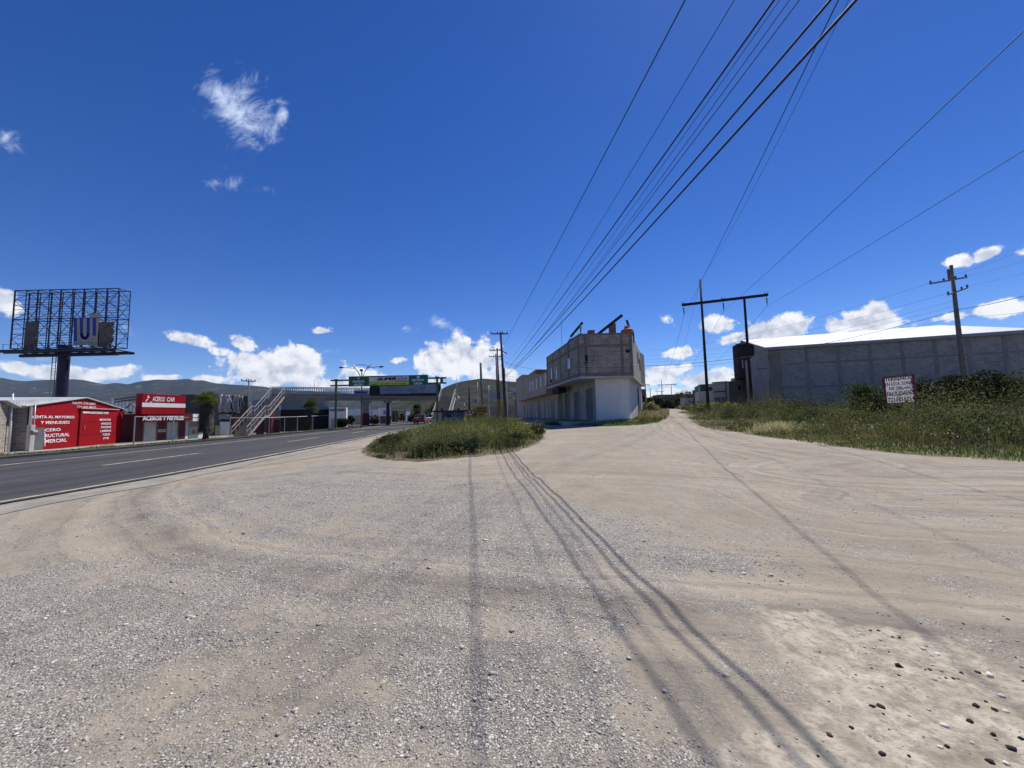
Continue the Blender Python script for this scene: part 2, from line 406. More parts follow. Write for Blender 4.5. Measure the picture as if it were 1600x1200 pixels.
# ---------------------------------------------------------------- ground
TRL = smooth_line(gl((585,697),(480,716),(400,728),(290,742),(215,765),(192,800),(250,860),(420,905))+[(2, 3), (8, 1)])
TRR = smooth_line([(60, -6), (30, 3)]+gl((1600,800),(1300,765),(1050,742),(850,735),(700,740),(520,735),(400,745)))
TRS = smooth_line([(50, 0)]+gl((1600,745),(1350,722),(1200,700),(1110,682),(1062,662),(1046,650)))
TRM = smooth_line(gl((1046,655),(1010,680),(930,708),(860,732),(760,790),(600,900),(380,1100))+[(-6, -4)])
def relief(X, Y):
    rr = np.hypot(X, Y); near = (1-sm(25, 60, rr))*sm(-9.0, -6.5, X)
    d1, s1 = pdist(X, Y, TRL); d2, s2 = pdist(X, Y, TRR); d3, s3 = pdist(X, Y, TRM)
    z = (fbm(X, Y, .35, 3)-.5)*.10+(fbm(X+9, Y, 2.2, 3)-.5)*.022+(fbm(X, Y+4, 9, 2)-.5)*.008
    for d, s in ((d1, s1), (d2, s2), (d3, s3)):
        z = z+.012*np.sin(s*5.2)*np.exp(-(d/1.8)**2)
    return z*near
def build_ground():
    r = [.35]
    while r[-1] < 7400: r.append(r[-1]*(1.0115 if r[-1] < 60 else 1.03))
    r = np.array(r)
    th = np.concatenate([np.arange(-64, 64, .25), np.arange(64, 296, 4)])*math.pi/180
    RR, TH = np.meshgrid(r, th, indexing='ij'); X = RR*np.sin(TH); Y = RR*np.cos(TH)
    Z = T(X, Y)+relief(X, Y)
    # the ground lies lower under the paved highway side
    nr, na = RR.shape
    idx = np.arange(nr*na).reshape(nr, na); a = idx[:-1, :]; b = idx[1:, :]
    F = np.stack([a, b, np.roll(b, -1, 1), np.roll(a, -1, 1)], -1).reshape(-1, 4)
    V = np.stack([X, Y, Z], -1).reshape(-1, 3)
    V = np.concatenate([V, [[0, 0, 0]]]); 
    x, y = V[:, 0], V[:, 1]
    o = npmesh('ground', V, F[:, ::-1], ground_mat(), smooth=True)
    tag(o, kind='structure')
    me = o.data
    def at(nm, v): q = me.attributes.new(nm, 'FLOAT', 'POINT'); q.data.foreach_set('value', np.asarray(v, np.float32))
    def soft(poly, wd, e=0):
        D, _ = pdist(x, y, poly+[poly[0]]); s = np.where(inpoly(x, y, poly), D, -D)+(fbm(x, y, .9, 3)-.5)*wd*1.5; return sm(-wd*.5, wd*.5, s+e)
    veg = np.maximum(np.maximum(soft(ISL, .8), soft(VRG, 1.)), soft(BWD, .8))
    far = np.clip(sm(60, 95, np.hypot(x, y)), 0, 1)
    ds, _ = pdist(x, y, STR); street = 1-sm(2.8, 4.2, ds+(fbm(x, y, .25, 3)-.5)*3)
    veg = np.maximum(veg, far*(1-street)*sm(-2, 10, x))
    veg = np.maximum(veg, far*sm(2, -6, x)*.7)
    kx = f_kerb(y); lv = (x < kx-.5)*sm(.3, .55, fbm(x, y, .5, 3))*.9
    at('veg', np.clip(np.maximum(veg, lv), 0, 1))
    gr = gl((240,770),(520,720),(860,760),(1150,860),(1080,930),(1130,1010),(1120,1260),(60,1260),(0,930),(180,850))
    D, _ = pdist(x, y, gr+[gr[0]]); s = np.where(inpoly(x, y, gr), D, -D)
    at('gravel', np.clip(sm(-1.2, 1.0, s+(fbm(x, y, .7, 4)-.5)*3.4), 0, 1))
    pp = gl((1160,975),(1210,958),(1330,985),(1480,1000),(1600,1040))+[(5, .9), (3.5, .3), (1.4, .5)]+gl((1140,1190),(1230,1100),(1210,1030))
    D, _ = pdist(x, y, pp+[pp[0]]); s = np.where(inpoly(x, y, pp), D, -D)
    at('pale', np.clip(sm(-.42, .42, s+(fbm(x, y, 2.5, 4)-.5)*1.3), 0, 1))
    for nm, ln, wd in (('la', TRL, 1.7), ('ra', TRR, 3.2), ('sa', TRS, 3.8), ('ma', TRM, 1.5)):
        D, S = pdist(x, y, ln); at(nm, S); at(nm+'m', np.exp(-(D/wd)**2))
def ground_mat():
    m, nt, b = newmat('gravelly_dirt'); t = NT(nt)
    co = t.n('ShaderNodeTexCoord').outputs['Object']
    A = lambda n: t.n('ShaderNodeAttribute', attribute_name=n).outputs['Fac']
    big = t.noise(co, .28, 6, .6, .5); mid = t.noise(co, 1.7, 6, .65, .3); fine = t.noise(co, 22, 5, .7); vf = t.noise(co, 90, 3, .7)
    dust = t.mix(t.ramp(big, .3, .7), (.30, .255, .188), (.405, .35, .268))
    dust = t.mix(t.ramp(mid, .35, .75, 0, .6), dust, (.25, .208, .160))
    dust = t.mix(t.ramp(fine, .4, .72, 0, .4), dust, (.165, .142, .118))
    # gravel: cells of grey, dark and near-white stone at three sizes
    def cells(sc, rnd=1.):
        v = t.n('ShaderNodeTexVoronoi'); t.l(co, v.inputs['Vector']); v.inputs['Scale'].default_value = sc; v.inputs['Randomness'].default_value = rnd
        q = t.n('ShaderNodeSeparateColor'); t.l(v.outputs['Color'], q.inputs[0]); return v, q
    v0, s0 = cells(30); v1, s1 = cells(78); v2, s2 = cells(160)
    gcol = t.mix(t.ramp(s2.outputs[0], .1, .95), (.10, .092, .082), (.36, .335, .295))
    gcol = t.mix(t.ramp(s2.outputs[1], .87, .90), gcol, (.70, .67, .60))
    big1 = t.mix(s1.outputs[0], (.10, .09, .078), (.49, .45, .38))
    gcol = t.mix(t.math('MULTIPLY', t.ramp(s1.outputs[2], .60, .64), t.ramp(v1.outputs['Distance'], .62, .45)), gcol, big1)
    gcol = t.mix(t.math('MULTIPLY', t.ramp(s1.outputs[1], .93, .94), t.ramp(v1.outputs['Distance'], .60, .45)), gcol, (.78, .74, .66))
    gcol = t.mix(t.math('MULTIPLY', t.ramp(s0.outputs[1], .955, .96), t.ramp(v0.outputs['Distance'], .42, .34)), gcol, (.72, .68, .60))
    gcol = t.mix(t.ramp(t.noise(co, 1.1, 5, .7, .5), .52, .70, 0, .45), gcol, (.085, .08, .078))
    gm = t.math('ADD', t.math('MULTIPLY', A('gravel'), .95), t.math('ADD', t.math('MULTIPLY', t.math('SUBTRACT', mid, .5), 2.2), t.math('MULTIPLY', t.math('SUBTRACT', big, .5), 3.0)))
    gmask = t.ramp(t.math('ADD', gm, t.math('MULTIPLY', t.math('SUBTRACT', fine, .5), .8)), .32, 1.0, 0, .86)
    # loose grit also lies thinly over the bare dust
    thin = t.ramp(t.math('ADD', t.noise(co, .9, 5, .7, .4), t.math('MULTIPLY', fine, .35)), .58, .86, 0, .6)
    c = t.mix(t.math('MAXIMUM', gmask, thin), dust, gcol)
    hgt = None
    for nm, fr_, amt, dark, lite in (('la', 4.2, .8, (.16, .14, .12), (.44, .365, .27)), ('ra', 4.6, .75, (.19, .165, .138), (.46, .39, .30)), ('sa', 3.6, .85, (.20, .172, .145), (.50, .43, .34)), ('ma', 5.5, .5, (.16, .142, .125), (.36, .30, .235))):
        wob = t.math('ADD', t.math('ADD', A(nm), 7.37), t.math('ADD', t.math('MULTIPLY', t.noise(co, .35, 2), .9), t.math('MULTIPLY', t.noise(co, 5, 4, .7), .22)))
        st = t.noise(wob, fr_, 5, .72, dim='1D')
        brk = t.ramp(t.noise(co, 1.3, 7, .7), .3, .62)
        mk = t.math('MULTIPLY', A(nm+'m'), brk)
        c = t.mix(t.math('MULTIPLY', t.math('MULTIPLY', t.ramp(st, .48, .76), mk), amt), c, dark)
        c = t.mix(t.math('MULTIPLY', t.math('MULTIPLY', t.ramp(st, .50, .22), mk), amt), c, lite)
        sb = t.noise(wob, .95, 2, .5, dim='1D'); gm_ = {'la': .8, 'ra': .45, 'sa': .5, 'ma': .3}[nm]
        c = t.mix(t.math('MULTIPLY', t.math('MULTIPLY', t.ramp(sb, .42, .80), mk), gm_), c, (.17, .148, .122))
        c = t.mix(t.math('MULTIPLY', t.math('MULTIPLY', t.ramp(sb, .56, .20), mk), gm_), c, (.42, .355, .27))
        h = t.math('MULTIPLY', st, mk); hgt = h if hgt is None else t.math('ADD', hgt, h)
    # hard pale crust
    crust = t.mix(t.ramp(t.noise(co, 3.5, 7, .7, .6), .35, .7), (.52, .462, .36), (.30, .255, .19))
    crust = t.mix(t.ramp(t.noise(co, 16, 5, .7), .42, .66, 0, .75), crust, (.21, .18, .14))
    pm = t.ramp(t.math('ADD', A('pale'), t.math('MULTIPLY', t.math('SUBTRACT', mid, .5), .9)), .35, .75)
    c = t.mix(pm, c, crust)
    soil = t.mix(t.ramp(mid, .3, .7), (.085, .075, .045), (.19, .155, .10))
    c = t.mix(t.ramp(t.math('ADD', A('veg'), t.math('MULTIPLY', t.math('SUBTRACT', fine, .5), .5)), .3, .7), c, soil)
    t.l(c, b.inputs['Base Color']); b.inputs['Roughness'].default_value = .95; b.inputs['Specular IOR Level'].default_value = .12
    e1 = t.math('MULTIPLY', t.math('SUBTRACT', .6, v1.outputs['Distance']), t.math('MULTIPLY', gmask, .9))
    hh = t.math('ADD', t.math('ADD', e1, t.math('MULTIPLY', fine, .55)), t.math('MULTIPLY', vf, .22))
    n = t.bump(hh, .9, .013); n = t.bump(t.math('ADD', hgt, t.math('MULTIPLY', mid, .6)), .5, .05, n)
    t.l(n, b.inputs['Normal'])
    return m
build_ground()

# ---------------------------------------------------------------- highway, kerb, pavement, markings
def strip(name, fa, fb, m, dz, ys, nx=4, step=0.0, skirt=False):
    V = []; F = []
    for i, y in enumerate(ys):
        xa, xb = float(fa(np.float64(y))), float(fb(np.float64(y)))
        for k in range(nx+1):
            x = xa+(xb-xa)*k/nx; V.append((x, y, Tf(x, y)+dz))
    for i in range(len(ys)-1):
        for k in range(nx):
            a = i*(nx+1)+k; F.append((a, a+1, a+nx+2, a+nx+1))
    if skirt:
        n = len(V)
        for i in range(len(ys)):
            for k in (0, nx): V.append((V[i*(nx+1)+k][0], V[i*(nx+1)+k][1], V[i*(nx+1)+k][2]-dz-.15))
        for i in range(len(ys)-1):
            for j, k in ((0, 0), (1, nx)):
                a = i*(nx+1)+k; b = (i+1)*(nx+1)+k; F.append((a, b, n+2*(i+1)+j, n+2*i+j))
    o = npmesh(name, np.array(V), np.array(F), m); return tag(o, kind='structure')
YS = list(np.arange(-60, 90, 1.0))+list(np.geomspace(90, 900, 40))
def asphalt_mat():
    m, nt, b = newmat('asphalt'); t = NT(nt); co = t.n('ShaderNodeTexCoord').outputs['Object']
    st = t.noise(t.mapping(co, rot=(0, 0, R(2)), sc=(1.2, .03, 1)), 1.0, 4, .6)
    c = t.mix(t.ramp(st, .3, .7), (.036, .036, .038), (.068, .066, .065))
    c = t.mix(t.ramp(t.noise(co, 60, 3, .7), .4, .8, 0, .5), c, (.11, .105, .1))
    c = t.mix(t.ramp(t.noise(co, .6, 6, .7, .5), .52, .75, 0, .5), c, (.14, .125, .11))
    t.l(c, b.inputs['Base Color']); b.inputs['Roughness'].default_value = .85; b.inputs['Specular IOR Level'].default_value = .25
    t.l(t.bump(t.noise(co, 80, 3), .4, .01), b.inputs['Normal']); return m
M_as = asphalt_mat()
strip('road', lambda y: f_kerb(y)-.02, lambda y: f_near(y)+.25, M_as, .035, YS, 10)
strip('road_shoulder', lambda y: f_near(y)+.25, lambda y: f_shld(y)+.1*np.sin(y*.7)+.12*np.sin(y*1.9+1), mat('shoulder_asphalt', (.29, .27, .225), .9, .25, 1.5, .4, 60, dirt=.6, dirtc=(.30,.26,.21)), .012, YS, 4)
M_yel = mat('road_paint_yellow', (.42, .37, .26), .7, .35, 3, dirt=.8, dirtc=(.12,.11,.1))
def line(nm, f, w_, ys, m=M_yel): return strip(nm, lambda y: f(y)-w_/2, lambda y: f(y)+w_/2, m, .041, ys, 1)
line('edge_line_far', f_far, .22, YS); line('edge_line_near', f_near, .18, YS)
dashes = []
q = gl((160,729),(312,709),(451,691),(496,684.4),(551,677),(574,674))
for i, (ya, yb) in enumerate([(q[0][1]-17, q[0][1]-10), (q[0][1], q[1][1]), (q[2][1], q[3][1]), (q[4][1], q[5][1]), (60, 65), (75, 80)]):
    line('lane_dash', f_mid, .2, list(np.linspace(ya, yb, 6)))
M_con = mat('kerb_concrete', (.42, .39, .34), .9, .2, 2, .3, 40, dirt=.6, dirtc=(.2,.17,.13))
strip('kerb', lambda y: f_kerb(y)-.22, lambda y: f_kerb(y)-.0, M_con, .15, YS, 1, skirt=True)
M_pav = mat('pavement_concrete', (.40, .37, .33), .9, .15, 1, .2, 40, dirt=.5, dirtc=(.22,.19,.14))
strip('sidewalk', lambda y: np.interp(y, [-60, 15, 24, 40, 60, 90, 200], [-34, -31.5, -31, -32.4, -32.5, -33, -45]), lambda y: np.interp(y, [-60, 15, 24, 40, 60, 90, 200], [-30, -27.8, -28.2, -30.2, -30.5, -31.5, -43]), M_pav, .08, [y for y in YS if y < 200], 3, skirt=True)

# ---------------------------------------------------------------- far hills
HF = {}
def hill(name, ridge, d0, d1, m, zb, rough=.12, seed=0, lo=None, back=1.35):
    xs = np.array([p[0] for p in ridge], float); ys = np.array([p[1] for p in ridge], float)
    pxs = np.linspace(xs[0], xs[-1], 260); V = []; n2 = 46
    tt = np.concatenate([np.linspace(0, 1, n2), [1.06, 1.2, back]])
    for px in pxs:
        py = np.interp(px, xs, ys); top = P(px, py, d1); zr = top.z
        for t_ in tt:
            d = d0+(d1-d0)*t_; x = top.x/d1*d
            if t_ <= 1: s = t_**.9*(1-.25*math.sin(math.pi*t_)); 
            else: s = 1-(t_-1)/(back-1)*1.0
            k = 4/(d1-d0); nz = (float(fbm(x+seed, d*1.0, k, 5))-.5)*2*rough*math.sin(math.pi*min(t_, 1))**.7
            gl_ = abs(float(fbm(x*1.6+seed*3, d*.35, k*1.6, 4))-.5)*2
            V.append((x, d, zb+(zr-zb)*max(0, s+nz-.10*(1-gl_)*math.sin(math.pi*min(t_, 1)))))
    n = len(tt); F = [(i*n+j, (i+1)*n+j, (i+1)*n+j+1, i*n+j+1) for i in range(len(pxs)-1) for j in range(n-1)]
    o = npmesh(name, np.array(V), np.array(F), m, smooth=True); tag(o, kind='structure')
    HF[name] = (pxs, tt, np.array(V).reshape(len(pxs), n, 3))
def hillmat(name, a, b_, c_, sc, bare=.6):
    m, nt, b = newmat(name); t = NT(nt); co = t.n('ShaderNodeTexCoord').outputs['Object']
    c = t.mix(t.ramp(t.noise(co, sc, 8, .65, .4), .35, .65), a, b_)
    c = t.mix(t.ramp(t.noise(co, sc*2.5, 7, .7, .8), .56, .68, 0, bare), c, c_)
    c = t.mix(t.ramp(t.noise(co, sc*30, 4, .7), .45, .7, 0, .55), c, tuple(x*.4 for x in a))
    t.l(c, b.inputs['Base Color']); b.inputs['Roughness'].default_value = 1; b.inputs['Specular IOR Level'].default_value = 0
    t.l(t.bump(t.noise(co, sc*12, 6, .7), 1., 3./sc*.02), b.inputs['Normal']); return m
hill('mountain_range', [(-500,560),(-300,572),(-120,584),(0,589.6),(24,594.4),(39,595.6),(60,594),(80,593.2),(116,592.5),(130,593.5),(145,596.8),(164,600.5),(179,598),(190,599),(200,600.5),(213,597),(226,595.2),(245,592.8),(265,593.6),(281,592.8),(293,591.7),(304,594.4),(317,594),(335,598.5),(362,601),(387,602),(411,604),(427,606.6),(450,610),(500,612),(560,615),(640,618),(740,632)], 1500, 5200, hillmat('mountain_scrub', (.020,.028,.020), (.045,.047,.034), (.30,.24,.18), .0026, .9), -30, .17, 5)
hill('central_hill', [(540,648),(590,636),(630,626),(660,617),(689,608.8),(696,604.4),(707,600),(720,596.3),(735,593.8),(748,592),(759,591.6),(775,593),(788,595.4),(800,596.3),(812,596.9),(823,598),(850,603),(900,613),(960,625),(1010,638)], 420, 1500, hillmat('hill_scrub', (.032,.038,.024), (.062,.062,.042), (.20,.175,.14), .012, .7), 0, .10, 11)
hill('street_hill', [(985,634),(1005,624),(1020,619),(1032,616.5),(1050,617.5),(1062,615.5),(1075,615.5),(1085,618),(1110,617),(1160,620),(1230,628),(1300,634)], 255, 420, hillmat('near_hill_scrub', (.055,.075,.03), (.12,.12,.06), (.28,.24,.18), .03, .6), 3, .05, 23)

# ================================================================ THINGS
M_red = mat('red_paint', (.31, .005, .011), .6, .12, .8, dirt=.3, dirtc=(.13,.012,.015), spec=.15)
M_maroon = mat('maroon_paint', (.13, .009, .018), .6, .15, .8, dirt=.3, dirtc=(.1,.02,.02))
M_wtext = mat('white_lettering', (.80, .80, .80), .6, .05, 2)
M_white = mat('white_paint', (.74, .74, .72), .6, .06, .8, dirt=.3, dirtc=(.45,.42,.38))
M_wsteel = mat('white_painted_steel', (.70, .70, .70), .5, .08, 2, dirt=.3, dirtc=(.3,.25,.2))
M_navy = mat('navy_steel', (.010, .009, .032), .45, .3, 2, spec=.4)
M_grey = mat('grey_steel', (.22, .22, .22), .5, .15, 2, metal=.3, dirt=.3)
M_dark = mat('dark_void', (.012, .012, .014), .8, .2)
M_glass = mat('window_glass', (.03, .04, .05), .08, .1, 1, spec=.6)
M_wood = mat('weathered_pole_wood', (.085, .06, .045), .9, .3, 3, .4, 40)
M_cpole = mat('concrete_pole', (.20, .18, .16), .9, .2, 2, .3, 30, dirt=.4)
M_cable = mat('black_cable', (.012, .012, .014), .6, .1)
M_galv = mat('galvanised_steel', (.38, .39, .40), .45, .1, 2, metal=.5)
M_green = mat('green_sign_steel', (.014, .14, .08), .45, .15, 2)
M_gpost = mat('green_post_paint', (.05, .13, .07), .5, .2, 2, dirt=.3)
M_plaster = mat('grey_plaster', (.42, .38, .33), .9, .15, .7, .3, 30, dirt=.5, dirtc=(.13,.12,.11), streak=.4)
M_lplaster = mat('pale_plaster', (.52, .50, .47), .9, .1, .7, .2, 30, dirt=.35, dirtc=(.28,.25,.22), streak=.45)
M_block = blockmat('grey_block_wall', (.36, .32, .265), (.50, .455, .39), stain=.5, msz=.022)
M_blockw = blockmat('warehouse_block_wall', (.34, .322, .295), (.45, .43, .40), stain=.3, var=.2, msz=.02)
M_col = mat('cast_concrete_frame', (.20, .18, .155), .9, .2, 1.5, .4, 25, dirt=.5, streak=.4)
M_brick = blockmat('red_brick', (.26, .09, .05), (.25, .22, .18), .24, .08)
M_terra = mat('terracotta', (.38, .11, .06), .8, .2, 3)
M_shut = ribmat('grey_roller_shutter', (.33, .33, .335), .09, streak=.25)
M_shutw = ribmat('white_roller_shutter', (.62, .61, .57), .09, streak=.25)

def posts_line(mb, pts, h, r): 
    for p in pts: mb.tube([p, (p[0], p[1], p[2]+h)], r, 6)

# ---- unipole billboard -----------------------------------------------------
def billboard():
    d0 = 42.
    base = P(92, 690, d0); bz = -.2
    root = empty('billboard', (base.x, base.y, bz), 'tall navy steel billboard frame with torn poster scraps on a single thick column', 'billboard')
    a0, a1 = P(85.5, 640, d0), P(103, 640, d0); r = (a1.x-a0.x)/2*.78; cx = (a0.x+a1.x)/2
    zt = P(95, 548, d0).z
    mb = MB(); mb.tube([(cx, d0, bz), (cx, d0, zt)], r, 20); mb.tube([(cx, d0, zt-.2), (cx, d0, zt+.6)], r*1.15, 20); mb.build('column', M_navy, root, smooth=False)
    # the two screens stand a few metres apart
    fr = Fr((P(20, 500, d0-1.4).x, d0-1.4), (P(183, 500, d0-1.4).x, d0-1.4))
    zb = fr.pix(100, 543)[1]; ztp = fr.pix(100, 452.5)[1]
    L = fr.L; D = 1.25
    def o(k): return -D*k
    cols_ = 9; rows = 12
    def screen(off, nm, zshift=0, zt2=None):
        m = MB(); zz = zt2 or ztp
        for i in range(cols_+1):
            u = L*i/cols_; m.bar(fr.p(u, zb+zshift, off), fr.p(u, zz, off), .10 if i % 2 == 0 else .06)
        for j in range(rows+1):
            z = zb+zshift+(zz-zb-zshift)*j/rows; m.bar(fr.p(0, z, off), fr.p(L, z, off), .08 if j in (0, 6, 12) else .04)
        m.build(nm, M_navy, root)
    screen(0, 'screen_frame'); screen(-D, 'screen_frame', 0, ztp+.1)
    m = MB()
    for i in range(cols_+1):
        u = L*i/cols_
        for j in (0, 3, 6, 9, 12):
            z = zb+(ztp-zb)*j/rows; m.bar(fr.p(u, z, 0), fr.p(u, z, -D), .05)
        for j in range(0, 12, 2):
            z = zb+(ztp-zb)*j/rows; z2 = zb+(ztp-zb)*(j+2)/rows
            a, b = (0, -D) if (i+j//2) % 2 else (-D, 0)
            m.bar(fr.p(u, z, a), fr.p(u, z2, b), .04)
    for i in range(cols_):
        for j in range(0, 12, 3):
            z = zb+(ztp-zb)*j/rows; z2 = zb+(ztp-zb)*(j+3)/rows; u0, u1 = L*i/cols_, L*(i+1)/cols_
            if (i+j//3) % 2: u0, u1 = u1, u0
            m.bar(fr.p(u0, z, -D*.9), fr.p(u1, z2, -D*.9), .04)
    m.build('bracing', M_navy, root)
    m = MB()
    for off in (.75, .1, -D-.1, -D-.7): m.bar(fr.p(-.5 if off > 0 else -.1, zb-.45, off), fr.p(L+.1, zb-.45, off), .16, .22)
    for i in range(0, 10): m.bar(fr.p(L*i/9, zb-.35, .8), fr.p(L*i/9, zb-.35, -D-.8), .10)
    for q in np.linspace(.1, .8, 4): m.bar(fr.p(-.4, zb-.28, q), fr.p(L, zb-.28, q), .08, .03)
    m.bar(fr.p(L*.03, zb-.7, -D/2), fr.p(L*.97, zb-.7, -D/2), .3, .3)
    m.build('catwalk', M_navy, root)
    m = MB()
    for i, u in enumerate(np.linspace(.2, L-.2, 8)): m.bar(fr.p(u, zb-.3, .75), fr.p(u, zb+.3, .75), .03)
    m.bar(fr.p(0, zb+.3, .75), fr.p(L, zb+.3, .75), .03); m.build('guard_rail', M_navy, root)
    # torn poster pieces
    Mp = mat('weathered_poster', (.34, .35, .33), .8, .15, 2, dirt=.5, dirtc=(.12,.12,.13)); Mb = mat('poster_blue', (.03, .04, .30), .6, .15, 2); Mbr = mat('poster_brown', (.13, .11, .10), .9, .3, 2, dirt=.5, dirtc=(.04,.035,.03))
    def panel(px0, py0, px1, py1, mm, nm='poster_panel', jag=0, seed=1):
        u0, u1, z0, z1 = fr.rect(px0, py0, px1, py1); r_ = random.Random(seed); m = MB(); pts = []
        for k in range(9): pts.append((u0+(u1-u0)*k/8, z0-r_.random()*jag))
        for k in range(6): pts.append((u1+(r_.random()-.5)*jag, z0+(z1-z0)*(k+.5)/6))
        for k in range(9): pts.append((u1-(u1-u0)*k/8, z1-r_.random()*jag*.5))
        fr.quad(m, pts, .1); return m.build(nm, mm, root)
    panel(117, 497, 157, 539, Mp, jag=.15, seed=4); panel(40, 503, 58, 545, Mbr, jag=.05, seed=2)
    panel(155, 502, 177, 540, Mbr, jag=.35, seed=3); panel(142, 489, 157, 495, Mp, jag=.2, seed=5)
    # what is left of the big blue letters: bar, U, bar
    def stroke(pts, w_, nm='poster_letter'):
        m = MB()
        for (ax, ay), (bx, by) in zip(pts[:-1], pts[1:]):
            a, b = fr.pix(ax, ay), fr.pix(bx, by); fr.quad(m, strokequad(a, b, w_), .13)
        m.build(nm, Mb, root)
    def strokequad(a, b, w_):
        dx, dz = b[0]-a[0], b[1]-a[1]; l_ = math.hypot(dx, dz); nx, nz = -dz/l_*w_/2, dx/l_*w_/2; ex, ez = dx/l_*w_*.2, dz/l_*w_*.2
        return [(a[0]-nx-ex, a[1]-nz-ez), (b[0]-nx+ex, b[1]-nz+ez), (b[0]+nx+ex, b[1]+nz+ez), (a[0]+nx-ex, a[1]+nz-ez)]
    stroke([(119.5, 498), (119.5, 533)], .3); stroke([(149, 498), (149, 524)], .32)
    U = [(129, 498), (129, 522)]+[(134.3-5.3*math.cos(t), 522+7*math.sin(t)) for t in np.linspace(0.2, math.pi, 9)]+[(139.8, 498)]
    stroke(U, .29)
    # ladder on the column
    m = MB(); lx = P(83.5, 600, d0-.2).x
    for s in (-.2, .2): m.bar((lx+s, d0-.3, bz+.8), (lx+s, d0-.3, zt), .05)
    for z in np.arange(bz+1, zt, .35): m.bar((lx-.2, d0-.3, z), (lx+.2, d0-.3, z), .035)
    m.build('ladder', mat('faded_green_ladder', (.12, .22, .14), .6), root)
    m = MB(); x1 = P(107, 567, d0).x
    for z in (zt-1.0, zt-2.2): m.bar((cx, d0, z), (x1, d0, z), .07)
    m.bar((x1, d0, zt-2.2), (x1, d0, zt-1.), .07); m.build('side_bracket', M_navy, root)
billboard()

